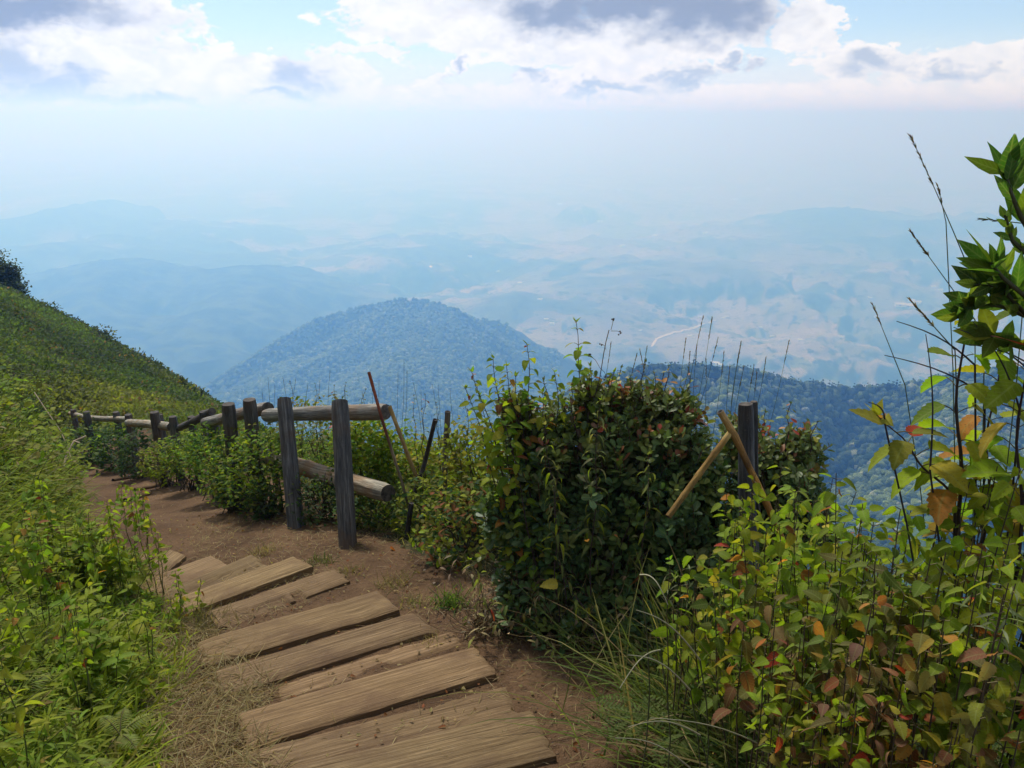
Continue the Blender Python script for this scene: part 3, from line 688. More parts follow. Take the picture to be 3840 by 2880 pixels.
def build_planks():
    r_ = np.random.default_rng(12)
    for k, (a, b, c, out, lab) in enumerate(PLANKS):
        A, B, C = (hit(*q, lift=out * .8) for q in (a, b, c))
        ex = A - B; L = np.linalg.norm(ex); ex = ex / L
        w3 = C - B; n = nrmz(np.cross(ex, w3)); n = n if n[2] > 0 else -n
        ey = nrmz(np.cross(n, ex)); ey = ey if np.dot(ey, w3) > 0 else -ey
        W = np.linalg.norm(w3); sh = np.dot(w3, ex)                       # the right end is cut a little askew
        W = abs(np.dot(w3, ey)) * 1.06; L += 0.03 if k < 7 else 0.22
        T = 0.11 if out > 0.02 else 0.05
        nu, nv = 60, 12
        us = np.linspace(0, 1, nu); vs = np.linspace(0, 1, nv); U, V = np.meshgrid(us, vs)
        e_l = 0.018 * fbm(V * 6 + k * 5, U * 0, 1, 3, 5 + k); e_r = 0.022 * fbm(V * 7 + k * 9, U * 0, 1, 3, 50 + k)
        edge0 = 0.009 * fbm(U * 12 + k * 3, U * 0 + 3, 1, 4, 80 + k); edge1 = 0.010 * fbm(U * 12 + k * 7, U * 0 + 9, 1, 4, 90 + k)
        xx = (U * (L + e_l) + (1 - U) * e_r) + sh * V * (1 - U); yy = V * (W + edge1) + (1 - V) * edge0
        rnd = np.minimum(np.minimum(U * L, (1 - U) * L), np.minimum(V * W, (1 - V) * W))
        zz = -0.012 * np.exp(-rnd / 0.006) + 0.004 * fbm(xx, yy * 8, 3.0, 4, 7 + k) - 0.010 * np.clip(fbm(xx, yy, 5, 3, 17 + k) - 0.25, 0, 1) * 2
        if k == 4: zz -= 0.03 * np.clip(1 - U * 14, 0, 1) ** 2
        if k == 6: zz -= 0.022 * (np.clip((V - 0.62) / 0.03, 0, 1)) * np.clip((U - 0.35) / 0.02, 0, 1) * (fbm(U * 9, V * 0, 1, 3, 3) > -0.3)
        if k == 8: zz -= 0.02 * (np.clip((V - 0.5 - 0.1 * np.sin(U * 9)) / 0.03, 0, 1))
        top = B + xx[..., None] * ex + yy[..., None] * ey + zz[..., None] * n
        cen = B + ex * L / 2 + ey * W / 2
        bot = top - n * T
        V3 = np.concatenate([top.reshape(-1, 3), bot.reshape(-1, 3)]); N = nu * nv
        i = np.arange(nv - 1)[:, None] * nu + np.arange(nu - 1)[None]
        ft = np.stack([i, i + 1, i + nu + 1, i + nu], -1).reshape(-1, 4)
        ring = np.concatenate([np.arange(nu), nu * np.arange(1, nv) + nu - 1, (nv - 1) * nu + np.arange(nu - 2, -1, -1), nu * np.arange(nv - 2, 0, -1)])
        rn = np.roll(ring, -1); fs = np.stack([ring, ring + N, rn + N, rn], -1)
        uv = np.concatenate([np.stack([xx, yy], -1).reshape(-1, 2), np.stack([xx, yy + 0.1], -1).reshape(-1, 2)])
        tone = 0.97 + 0.17 * r_.uniform(-1, 1)
        colr = np.full((2 * N, 3), tone) * np.array([1, 1 + 0.03 * r_.uniform(-1, 1), 1 - 0.06 * r_.uniform(0, 1)])
        mb = MB(); mb.add(V3, ft, colr, uv); mb.add(V3, fs, colr, uv)
        o = mb.build('step_plank', M_PLANK, origin=cen)
        tag(o, lab, 'plank', 'wooden planks set in the path as steps')
    # low sleepers, nearly flush with the soil, farther down the path
    for k, (a, b) in enumerate([((128, 499), (147, 493.5)), ((139, 489), (166, 482.5)), ((118, 479), (150, 472.5)), ((112, 470), (136, 465))]):
        A, B = hit(*a, lift=.02), hit(*b, lift=.02); d = B - A; L = np.linalg.norm(d); s_ = np.linspace(-0.15, 1.1, 14)
        pts = A + s_[:, None] * d; pts[:, 2] = ground_z(pts[:, 0], pts[:, 1]) + 0.0
        mb = MB(); tubes(mb, pts, 0.045 + 0.006 * np.sin(s_ * 9)[None], (0.62, 0.55, 0.5), 8)
        o = mb.build('path_sleeper', M_PLANK, origin=pts[7])
        tag(o, ['round sleeper across the path, nearest of the far ones', 'round sleeper across the path, longest of the far ones', 'third round sleeper along the lower path', 'farthest round sleeper before the path turns'][k], 'sleeper', 'round sleepers across the lower path')
build_planks()

# ------------------------------------------------------------------ log fence
M_LOG = wood_mat('grey_log', (0.045, 0.044, 0.045), (0.14, 0.136, 0.128), (0.30, 0.29, 0.265), (30, 1.8, 30))
M_BAMBOO = wood_mat('dry_bamboo', (0.32, 0.22, 0.09), (0.46, 0.34, 0.16), (0.56, 0.44, 0.24), (18, 3, 18))
def endgrain():
    m, t = new_mat('log_end'); v = tcoord(t); n_ = noise(t, v, 30, 5, 0.7)
    c = ramp(t, n_, [(0.3, (0.035, 0.030, 0.028)), (0.7, (0.15, 0.13, 0.11))]); finish(t, pbsdf(t, c, 0.9, bump(t, n_, 0.6, 0.01), 0.1)); return m
M_END = endgrain()
def log(name, a, b, r0, r1, parent, seed, mat=None, bend=0.0, tone=(1, 1, 1), knots=0, seg=16, sides=30, endtone=(1, 1, 1)):
    a = np.array(a, float); b = np.array(b, float); s_ = np.linspace(0, 1, seg); d = b - a; L = np.linalg.norm(d); d = d / L
    ref = np.array([1.0, 0, 0]) if abs(d[2]) > 0.8 else UP; u = nrmz(np.cross(d, ref)); v = np.cross(d, u)
    th = np.arange(sides) * 2 * pi / sides
    S, T = np.meshgrid(s_, th, indexing='ij'); r = r0 + (r1 - r0) * S
    r = r * (1 + 0.07 * fbm(np.cos(T) * 1.3 + seed * 7, np.sin(T) * 1.3 + S * L * 2.2, 1.0, 4, seed) + 0.05 * fbm(S * L * 1.5, S * 0 + seed, 1.0, 3, seed + 3))
    for q in range(knots):
        ks, kt = (q * 0.37 + 0.2) % 0.9, (q * 2.3 + seed) % 6.28
        r = r * (1 + 0.16 * np.exp(-((S - ks) * L / 0.03) ** 2 - (np.minimum(abs(T - kt), 6.28 - abs(T - kt)) / 0.5) ** 2))
    r = r * (1 - 0.10 * (np.abs(np.sin(T * 1.5 + seed + 0.6 * np.sin(S * L * 3))) < 0.07) * (fbm(S * L * 2, S * 0 + seed, 1.0, 2, seed + 9) > -0.1))
    # edges worn round at both ends
    e = np.minimum(S, 1 - S) * L; r = r * (1 - 0.10 * np.exp(-e / 0.008))
    off = bend * np.sin(S * pi) * L
    pts = a + S[..., None] * d * L + (u * np.cos(T)[..., None] + v * np.sin(T)[..., None]) * r[..., None] + u * off[..., None] + v * (0.004 * np.sin(S * 5 + seed))[..., None] * min(L, 1.2)
    i = np.arange(seg - 1)[:, None] * sides + np.arange(sides)[None]; j = np.arange(seg - 1)[:, None] * sides + (np.arange(sides)[None] + 1) % sides
    f = np.stack([i, j, j + sides, i + sides], -1).reshape(-1, 4)
    uv = np.stack([np.abs(T - pi) * r0, S * L], -1).reshape(-1, 2)
    mb = MB(); mb.add(pts.reshape(-1, 3), f, tone, uv)
    for e_, rr in ((0, pts[0]), (-1, pts[-1])):
        c = rr.mean(0); k = sides; vv = np.concatenate([rr, c[None] + (-d if e_ == 0 else d) * 0.002])
        ff = np.stack([np.arange(k), (np.arange(k) + 1) % k, np.full(k, k)], -1)
        mb.add(vv, ff, endtone, mi=1)
    return mb.build(name, [mat or M_LOG, M_END], parent)
def down(p, deep=0.35):
    """foot of a post whose top is at p"""
    return np.array([p[0], p[1], gz(p[0], p[1]) - deep])
def post(px, py, t, r, parent, seed, foot=None, bend=0.0):
    top = P(px, py, t); b = down(top)
    if foot is not None:
        f = hit(*foot); b = f + nrmz(f - top) * 0.3
    return log('post', b, top, r * 1.04, r * 0.98, parent, seed, bend=bend, knots=3, seg=26, tone=(0.84, 0.84, 0.84), endtone=(1.4, 1.5, 1.3))
def build_fence():
    f1 = empty('log_fence', hit(342, 540), 'nearest log fence section with an upper and a sloping lower rail', 'fence', 'log fence sections along the drop')
    post(339.7, 401.5, 5.75, 0.061, f1, 1, (348, 546)); post(284.3, 399, 6.35, 0.059, f1, 2, (296, 527))
    log('rail', P(266, 415.5, 6.75), P(386, 411, 5.92), 0.056, 0.063, f1, 3, knots=3, seg=30, bend=0.002, tone=(2.0, 1.95, 1.8))
    log('rail', P(264, 456, 6.95), P(388, 493, 5.62), 0.064, 0.066, f1, 4, knots=4, seg=30, tone=(2.4, 2.2, 1.75), endtone=(0.9, 0.6, 0.5))
    f2 = empty('log_fence', down(P(238, 402, 7.0), 0), 'second log fence section, two square topped posts and a short rail', 'fence', 'log fence sections along the drop')
    post(228, 404, 7.0, 0.060, f2, 5); post(248.6, 399.5, 6.8, 0.059, f2, 6)
    log('rail', P(205, 422, 8.4), P(268, 408.5, 6.9), 0.052, 0.060, f2, 7, knots=2, tone=(1.8, 1.75, 1.65), endtone=(1, 1.3, 1))
    f3 = empty('log_fence', down(P(205, 412, 8.6), 0), 'third log fence section, short crooked posts and a log end sticking up', 'fence', 'log fence sections along the drop')
    post(213, 419, 8.3, 0.058, f3, 8); post(204, 411.5, 8.7, 0.05, f3, 9, bend=0.02); post(191.5, 416.5, 9.3, 0.045, f3, 10); post(172.5, 416.5, 9.8, 0.048, f3, 11)
    log('rail', P(178, 428.5, 9.9), P(212, 412, 8.5), 0.040, 0.047, f3, 12, tone=(0.7, 0.7, 0.75), endtone=(0.8, 1, 0.8))
    f4 = empty('log_fence', down(P(150, 412, 10.5), 0), 'fourth log fence section with a thick post and a pale rail', 'fence', 'log fence sections along the drop')
    post(154, 412, 10.2, 0.060, f4, 13); post(159.5, 414.5, 10.8, 0.045, f4, 14)
    log('rail', P(128, 422.5, 11.9), P(171, 426.5, 9.9), 0.056, 0.056, f4, 15, tone=(2.6, 2.5, 2.1))
    f5 = empty('log_fence', down(P(110, 412, 12.8), 0), 'farthest log fence section with a long pale rail', 'fence', 'log fence sections along the drop')
    for q, (px, py, t, r) in enumerate([(128, 414.5, 12.0, .055), (116, 412, 12.7, .052), (86.5, 411.5, 13.2, .056), (73, 409.5, 14.6, .05)]): post(px, py, t, r, f5, 20 + q)
    log('rail', P(84, 417.5, 13.8), P(130, 419.8, 12.3), 0.042, 0.045, f5, 25, tone=(2.6, 2.5, 2.1)); log('rail', P(70, 413, 15.2), P(86, 417.5, 13.6), 0.04, 0.04, f5, 26, tone=(2.6, 2.5, 2.1))
build_fence()
def stake(name, pts, r, label, cat, mat, tone, seed, nodes_=0, cols=None):
    p3 = np.array([P(*q) for q in pts]); d = np.concatenate([[0], np.cumsum(np.linalg.norm(np.diff(p3, axis=0), axis=1))]); L = d[-1]
    s_ = np.linspace(0, L, 36); q = np.stack([np.interp(s_, d, p3[:, i]) for i in range(3)], 1)
    k = np.ones(5) / 5; qq = q.copy()
    for i in range(3): qq[2:-2, i] = np.convolve(q[:, i], k, 'valid')
    rr = np.full(36, r) * (1 + 0.03 * np.sin(s_ * 13 + seed))
    if nodes_:
        for m_ in range(1, nodes_): rr = rr * (1 + 0.13 * np.exp(-((s_ - L * m_ / nodes_) / 0.012) ** 2))
    mb = MB(); c = np.tile(np.array(tone, float), (36, 1))
    if cols is not None:
        for i in range(3): c[:, i] = np.interp(s_ / L, cols[0], np.array(cols[1])[:, i])
    tubes(mb, qq, rr[None], (1, 1, 1), 12); mb.c[-1] = np.repeat(c, 12, 0)
    th = np.tile(np.arange(12) / 12 * 2 * pi * r, 36); mb.u[-1] = np.stack([np.abs(th - pi * r), np.repeat(s_, 12)], 1)
    for e_ in (0, 35):   # hollow looking cut ends
        ring = mb.v[0][e_ * 12:e_ * 12 + 12]; c0 = ring.mean(0); inner = c0 + (ring - c0) * 0.62; dd = nrmz(qq[e_] - qq[1 if e_ == 0 else -2])
        V = np.concatenate([ring, inner, inner - dd * r * 1.5, (c0 - dd * r * 1.5)[None]]); a = np.arange(12); b = (a + 1) % 12
        mb.add(V, np.concatenate([np.stack([a, b, b + 12, a + 12], -1), np.stack([a + 12, b + 12, b + 24, a + 24], -1)]), (0.6, 0.6, 0.6), mi=1)
        mb.add(V[24:], np.stack([a, b, np.full(12, 12)], -1), (0.4, 0.4, 0.4), mi=1)
    o = mb.build(name, [mat, M_END], origin=p3[-1]); return tag(o, label, cat)
def build_stakes():
    stake('wooden_pole', [(368.8, 372, 5.35), (382, 419.5, 5.4), (404, 489, 5.6), (412, 520, 5.75)], 0.0105, 'thin pole with a rusty red upper half leaning at the fence end', 'pole', M_LOG, (1, 1, 1), 1, 0,
          ([0, .30, .42, .6, 1], [(2.3, .8, .5), (1.9, .65, .42), (1.0, 0.8, 0.6), (2.0, 1.7, 1.2), (1.2, 1.0, .8)]))
    stake('bamboo_pole', [(389.5, 406, 5.75), (407.7, 455, 5.85), (424, 496, 6.0), (431, 515, 6.1)], 0.0145, 'pale yellow bamboo pole leaning beside the end of the fence rail', 'pole', M_BAMBOO, (1, 1, 1), 2, 5,
          ([0, .3, .5, .62, 1], [(1.2, 1.1, 1), (1.25, 1.15, 1), (1.1, 1, .9), (.5, .45, .4), (.4, .35, .3)]))
    stake('dark_stake', [(435.2, 419.5, 5.9), (424, 466, 6.1), (410, 505, 6.1), (406, 538, 6.0)], 0.0165, 'dark charred stake leaning between bamboo pole and upright pipe like stake', 'stake', M_LOG, (.45, .4, .4), 3)
    stake('upright_stake', [(447.8, 411.4, 5.6), (445.6, 452, 5.7), (443, 520, 5.85)], 0.0205, 'upright round grey brown stake with a hollow top left of the bush', 'stake', M_LOG, (.95, .85, .75), 4)
    stake('dark_stake', [(411.5, 503, 5.4), (405, 548, 5.5)], 0.017, 'short blackened stake low in the grass right of the fence', 'stake', M_LOG, (.3, .3, .3), 5)
    e = empty('split_post', P(752, 575, 3.75), 'weathered split grey post standing behind crossed bamboo canes', 'post')
    log('post_body', P(752, 575, 3.75), P(745, 404, 3.55), 0.042, 0.034, e, 31, bend=0.02, tone=(.62, .66, .75), knots=2, seg=26)
    log('post_splinter', P(757, 520, 3.72), P(753.5, 401.5, 3.58), 0.020, 0.017, e, 32, bend=0.03, tone=(.42, .42, .46), seg=22)
    stake('bamboo_cane', [(730, 433, 3.45), (700, 473, 3.38), (668, 517, 3.3)], 0.0128, 'yellow brown bamboo cane slanting down left in front of the dark bush', 'cane', M_BAMBOO, (.62, .56, .42), 6, 4,
          ([0, .12, .5, 1], [(1.2, 1.15, .9), (.5, .38, .22), (.68, .56, .34), (.45, .36, .24)]))
    stake('bamboo_cane', [(720, 411.5, 3.42), (735, 436, 3.45), (748, 465, 3.5), (765, 500, 3.6), (786, 548, 3.7)], 0.0150, 'mottled orange bamboo cane crossing in front of the split post', 'cane', M_BAMBOO, (1, .8, .6), 7, 6,
          ([0, .2, .35, .45, .6, 1], [(1.1, .95, .8), (1.2, .9, .6), (.5, .4, .35), (1.3, .9, .5), (1.0, .65, .35), (1.0, .7, .4)]))
build_stakes()
# ------------------------------------------------------------------ ground cover
def sample_near(n, pxr, tr, r_, dmin=None, dmax=None, jit=0.0):
    """random ground points in a fan in front of the camera, even in area; d = signed distance from the path"""
    a0, a1 = math.atan((pxr[0] - 512) / F), math.atan((pxr[1] - 512) / F)
    a = r_.uniform(a0, a1, n); t = np.sqrt(r_.uniform(tr[0] ** 2, tr[1] ** 2, n))
    x = t * np.sin(a); y = t * np.cos(a); d = path_dist(x, y) + jit * fbm(x, y, 1.1, 3, 33)
    k = np.ones(n, bool)
    if dmin is not None: k &= d > dmin
    if dmax is not None: k &= d < dmax
    return x[k], y[k], d[k]
GRASSPAL = [(6, (0.29, 0.35, 0.018)), (3, (0.16, 0.25, 0.022)), (1.2, (0.30, 0.29, 0.06)), (0.6, DRY), (0.4, OLIVE)]
DRYPAL = [(4, DRY), (3, (0.25, 0.18, 0.085)), (2, (0.42, 0.33, 0.18)), (1, (0.16, 0.10, 0.05))]
def edge_left(x, y):   # how far the green bank on the left leans over the path
    return -0.66 - 0.26 * np.exp(-((y - 2.3) / 0.9) ** 2) + 0.26 * np.exp(-((y - 4.0) / 0.55) ** 2) - 0.45 * np.clip((y - 4.9) / 0.8, 0, 1)
def build_grass():
    r_ = np.random.default_rng(21)
    mb = MB()
    x, y, d = sample_near(150000, (-260, 480), (1.2, 7.5), r_, None, None, 0.30); k = d < edge_left(x, y) + r_.normal(0, .05, len(x)); x, y = x[k], y[k]
    cl_ = fbm(x, y, 3.2, 3, 45); k = r_.random(len(x)) < np.clip(0.75 + 1.5 * cl_, 0.12, 1); x, y = x[k], y[k]; n = min(len(x), 60000); x, y = x[:n], y[:n]
    g = fbm(x, y, 1.6, 3, 44); nearp = np.clip((-path_dist(x, y) - 0.6) / 0.8, 0.25, 1)
    dr = fbm(x, y, 0.9, 3, 46)
    grass_mass(mb, x, y, 0.36 * nearp * np.clip(1 + 1.2 * g, .4, 1.8), 0.0125, GRASSPAL, r_, 0.62, (0.2, 0.95), wind=(0.3 * np.cos(dr * 7), 0.3 * np.sin(dr * 7)))
    o = mb.build('grass', [M_GRASS, M_STEM]); tag(o, 'bright yellow green grass on the bank left of the path', kind='stuff')
    # short leafy undergrowth in the same bank
    mb = MB()
    x, y, d = sample_near(30000, (-260, 480), (1.3, 8), r_, None, None, 0.3); k = d < edge_left(x, y) - 0.06; x, y = x[k][:1000], y[k][:1000]
    sc = np.clip((-path_dist(x, y) - 0.5) / 1.0, 0.3, 1)
    herb_mass(mb, x, y, 0.30 * sc, 9, 0.062, HERB, 'heart', r_, 0.5)
    x, y, d = sample_near(30000, (-260, 480), (1.3, 8), r_, None, None, 0.3); k = d < edge_left(x, y) - 0.1; x, y = x[k][:2300], y[k][:2300]
    sc = np.clip((-path_dist(x, y) - 0.5) / 1.0, 0.3, 1)
    herb_mass(mb, x, y, 0.38 * sc, 14, 0.095, [(5, Y_GREEN), (3, B_GREEN), (1, OLIVE), (.5, DRY)], 'lance', r_, 0.5, aspect=0.17)
    o = mb.build('undergrowth', [M_LEAF, M_STEM]); tag(o, 'low leafy herbs mixed into the grass of the left bank', kind='stuff')
    mb = MB()   # broader leaved herbs standing in clumps in the grass
    x, y, d = sample_near(40000, (-260, 420), (2.0, 8.5), r_, None, None, 0.3); k = (d < edge_left(x, y) - 0.15) & (fbm(x, y, 1.4, 3, 48) > 0.05); x, y = x[k][:420], y[k][:420]
    herb_mass(mb, x, y, 0.46, 12, 0.085, [(5, Y_GREEN), (4, B_GREEN), (1, OLIVE), (.5, YELLOW)], 'tooth', r_, 0.35, aspect=.55)
    tag(mb.build('undergrowth', [M_LEAF, M_STEM]), 'taller clumps of bright broad leaved herbs in the left bank', kind='stuff')
    # the bank beyond, up to the fence's far end
    mb = MB()
    x, y, d = sample_near(60000, (-420, 250), (6.5, 20), r_, None, -1.15, 0.4); x, y = x[:16000], y[:16000]
    g = fbm(x, y, 0.55, 4, 60)
    pals = [(4, (.16, .26, .02)), (4, Y_GREEN), (1, D_GREEN), (1, OLIVE)]
    for lo, hi, pal in ((-2, -0.3, [(3, D_GREEN), (3, (0.09, 0.17, 0.03)), (1, OLIVE)]), (-0.3, 0.2, pals), (0.2, 2, [(3, Y_GREEN), (3, OLIVE), (1, DRY)])):
        s_ = (g > lo) & (g <= hi)
        herb_mass(mb, x[s_], y[s_], 0.24 + 0.42 * np.clip((-path_dist(x[s_], y[s_]) - 0.8) / 1.2, 0, 1), 10, 0.095, pal, 'lance', r_, 0.5, aspect=0.6)
    o = mb.build('undergrowth', [M_LEAF, M_STEM]); tag(o, 'mixed green undergrowth on the bank where the path bends away', kind='stuff')
    # straw lying beside the planks
    mb = MB()
    x, y, d = sample_near(60000, (60, 420), (1.6, 5.2), r_, None, None, 0.22)
    k = (d < -0.38 - 0.15 * fbm(x, y, 3, 2, 8)) & (d > edge_left(x, y) - 0.35); x, y, d = x[k][:7500], y[k][:7500], d[k][:7500]
    dirs = rdir(len(x), -0.05, 0.35, r_)
    leaves(mb, np.stack([x, y, ground_z(x, y) + r_.uniform(0.0, 0.035, len(x))], 1), dirs, UP + r_.normal(0, .4, (len(x), 3)), 0.085 * r_.uniform(.3, 1.7, len(x)), 0.0036, pick(DRYPAL, len(x), r_), 'blade', 0, r_.uniform(-.3, .5, len(x)))
    for xr, tr, nn, dl, dh in (((150, 620), (1.7, 6.5), 4200, -0.8, 1.5), ((60, 400), (6, 12), 500, -0.8, 0.9)):
        x, y, d = sample_near(40000, xr, tr, r_, dl, dh); k = r_.random(len(x)) < np.clip(0.35 + 1.2 * fbm(x, y, 2.2, 3, 19), 0.04, 1); x, y = x[k][:nn], y[k][:nn]
        dirs = rdir(len(x), 0.0, 0.2, r_)
        leaves(mb, np.stack([x, y, ground_z(x, y) + 0.012], 1), dirs, UP, 0.055 * r_.uniform(.3, 1.6, len(x)), 0.003, pick(DRYPAL, len(x), r_), 'blade', 0, r_.uniform(-.2, .3, len(x)))
    o = mb.build('straw', [M_GRASS, M_STEM]); tag(o, 'dry straw and stalks scattered over the soil beside the planks', kind='stuff')
    # dry leaf crumbs on the soil
    mb = MB()
    x, y, d = sample_near(20000, (120, 700), (1.7, 7), r_, -0.9, 1.9); x, y = x[:1500], y[:1500]
    leaves(mb, np.stack([x, y, ground_z(x, y) + 0.012], 1), rdir(len(x), -.05, .25, r_), UP + r_.normal(0, .5, (len(x), 3)), 0.022 * r_.uniform(.4, 1.6, len(x)), 0.013, pick([(3, (0.22, .13, .07)), (1, RUST), (2, DRY)], len(x), r_), 'heart', 0.3, 0.3)
    o = mb.build('leaf_litter', [M_LEAF, M_STEM]); tag(o, 'small brown dead leaves scattered on the path', kind='stuff')
build_grass()
def build_hillside():
    """scrub on the hill that the path rounds"""
    r_ = np.random.default_rng(31)
    mb = MB(); N = 150000
    a = r_.uniform(math.atan(-900 / F), math.atan(-250 / F), N); t = np.sqrt(r_.uniform(13 ** 2, 66 ** 2, N)); x = t * np.sin(a); y = t * np.cos(a)
    k = (path_dist(x, y) < -0.8) | (y > 14.5) | (path_dist(x, y) > 1.5); x, y = x[k], y[k]; z = ground_z(x, y); n = len(x)
    g = fbm(x, y, 0.16, 4, 71); g2 = fbm(x, y, 0.5, 3, 73)
    dry = np.clip(g2 * 1.5 + 0.9 * np.exp(-((np.hypot(x + 9, y - 20)) / 5) ** 2) - 0.1, 0, 1)
    dark = np.clip(-g * 2.2 + 0.25, 0, 1)
    c = (1 - dry)[:, None] * np.array([0.095, 0.155, 0.032]) + dry[:, None] * np.array([0.25, 0.255, 0.045])
    c = c * (1 - dark[:, None]) + np.array([0.020, 0.042, 0.018]) * dark[:, None]
    rusty = (r_.random(n) < 0.03); c[rusty] = np.array([0.20, 0.10, 0.035])
    dist = np.hypot(x, y); m_ = 7; kk = np.repeat(np.arange(n), m_)
    R = (0.14 + 0.34 * np.clip(dark, 0, 1) * r_.random(n)) * (1 + dist / 90)
    o_ = rdir(n * m_, 0.0, 1.0, r_) * (r_.uniform(0.3, 1, n * m_) * R[kk])[:, None]
    pos = np.stack([x, y, z], 1)[kk] + o_
    sz = 0.085 * (0.6 + dist[kk] / 40) * r_.uniform(.6, 1.5, n * m_)
    leaves(mb, pos, rdir(n * m_, -0.2, 1, r_), UP + r_.normal(0, .5, (n * m_, 3)), sz, sz * 0.6, np.clip(c[kk] * r_.uniform(.6, 1.4, (n * m_, 1)), 0, 1), 'tri', 0, 0.2)
    tag(mb.build('scrub', [M_LEAF]), 'low green and rusty scrub covering the hillside on the left', kind='stuff')
    # bushes standing along its skyline
    for q in range(16):
        px = [218, 196, 178, 160, 150, 137, 128, 116, 104, 96, 84, 74, 62, 52, 44, 36][q]
        py, t = np.interp(px, [22, 60, 100, 140, 180, 214], [303, 322, 341, 365, 390, 411]), np.interp(px, [22, 60, 100, 140, 180, 214], [56, 52, 48, 43, 38, 34])
        p = P(px, py, t); p[2] = gz(p[0], p[1]); h = r_.uniform(0.5, 1.1)
        e = empty('hillside_bush', p, 'low dark bush on the skyline of the left hillside', 'bush', 'bushes along the skyline of the hill')
        mb = MB(); n = 260; o_ = rdir(n, -0.1, 1, r_) * (r_.uniform(.3, 1, n)[:, None]) * np.array([h * .8, h * .8, h])
        leaves(mb, p + o_, rdir(n, -.2, 1, r_), UP + r_.normal(0, .5, (n, 3)), .2, .11, pick([(3, (0.03, 0.055, 0.02)), (1, OLIVE)], n, r_), 'tri', 0, .2)
        mb.build('foliage', M_LEAF, e)
        mb = MB(); st = np.array([[p + np.array([0, 0, -.2]), p + np.array([s1 * h * .3, s2 * h * .3, h * .45]), p + np.array([s1 * h * .5, s2 * h * .5, h * .85])] for s1, s2 in ((1, .3), (-1, .2), (.1, -1))])
        tubes(mb, st, .015, (.05, .04, .03), 4); mb.build('stem', M_STEM, e)
build_hillside()
def tree(px, py, t, h, crown, n, label, lean=0.0, bare=False, seed=1):
    r_ = np.random.default_rng(seed); p = P(px, py, t); p[2] = gz(p[0], p[1]) - 0.3
    e = empty('hill_tree', p, label, 'tree', 'trees on top of the left hillside')
    mb = MB(); tips = []
    s_ = np.linspace(0, 1, 8); tr = p + np.stack([lean * h * s_ ** 1.5 + .06 * h * np.sin(s_ * 6 + seed), .05 * h * np.cos(s_ * 5), h * s_ * .82], 1)
    tubes(mb, tr, (0.05 * h * (1 - .8 * s_) * .5)[None], (.035, .03, .028), 7)
    for q in range(16 if not bare else 12):
        f = r_.uniform(.25, .97); b = np.array([np.interp(f, s_, tr[:, i]) for i in range(3)]); dd = rdir(1, .1, .9, r_)[0]; ln = h * r_.uniform(.2, .42) * (1.1 - .5 * f)
        u = np.linspace(0, 1, 6); br = b + dd * ln * u[:, None] + np.stack([.08 * ln * np.sin(u * 7 + q), .08 * ln * np.cos(u * 6 + q), .15 * ln * u ** 2], 1)
        tubes(mb, br, (.012 * h * (1 - .8 * u) * .6)[None], (.035, .03, .028), 5); tips.append(br)
        for w_ in range(3):
            b2 = br[2 + w_]; d2 = nrmz(dd + rdir(1, -.2, 1, r_)[0] * .9); l2 = ln * .5; b3 = b2 + d2 * l2 * u[:, None]
            tubes(mb, b3, (.005 * h * (1 - .8 * u) * .6)[None], (.035, .03, .028), 4); tips.append(b3)
    mb.build('trunk', M_STEM, e)
    T = np.concatenate([b[2:] for b in tips]); mb = MB(); k = r_.integers(0, len(T), n)
    pos = T[k] + r_.normal(0, crown, (n, 3)) * np.array([1, 1, .7])
    leaves(mb, pos, rdir(n, -.4, 1, r_), UP + r_.normal(0, .6, (n, 3)), .22 * r_.uniform(.5, 1.3, n), .11, pick([(4, (0.016, 0.035, 0.017)), (2, (0.03, 0.055, 0.022)), (1, (0.05, 0.06, 0.03))], n, r_), 'tri', 0, .2)
    mb.build('crown', M_LEAF, e)
tree(-8, 300, 57, 3.4, .34, 5200, 'dense dark tree at the left edge on top of the hill', seed=3)
tree(9, 301, 56, 2.6, .28, 3600, 'dark round crowned tree second from the left edge on the hill', .1, seed=4)
tree(21, 306, 55, 1.9, .20, 1100, 'thin crowned leaning tree at the right end of the hilltop trees', -.12, seed=6)
tree(29, 309, 54.5, 1.0, .10, 70, 'small bare twiggy tree right of the hilltop trees', .1, True, seed=9)
tree(-40, 292, 59, 3.8, .36, 4000, 'dark tree just outside the left edge on the hill', seed=8)

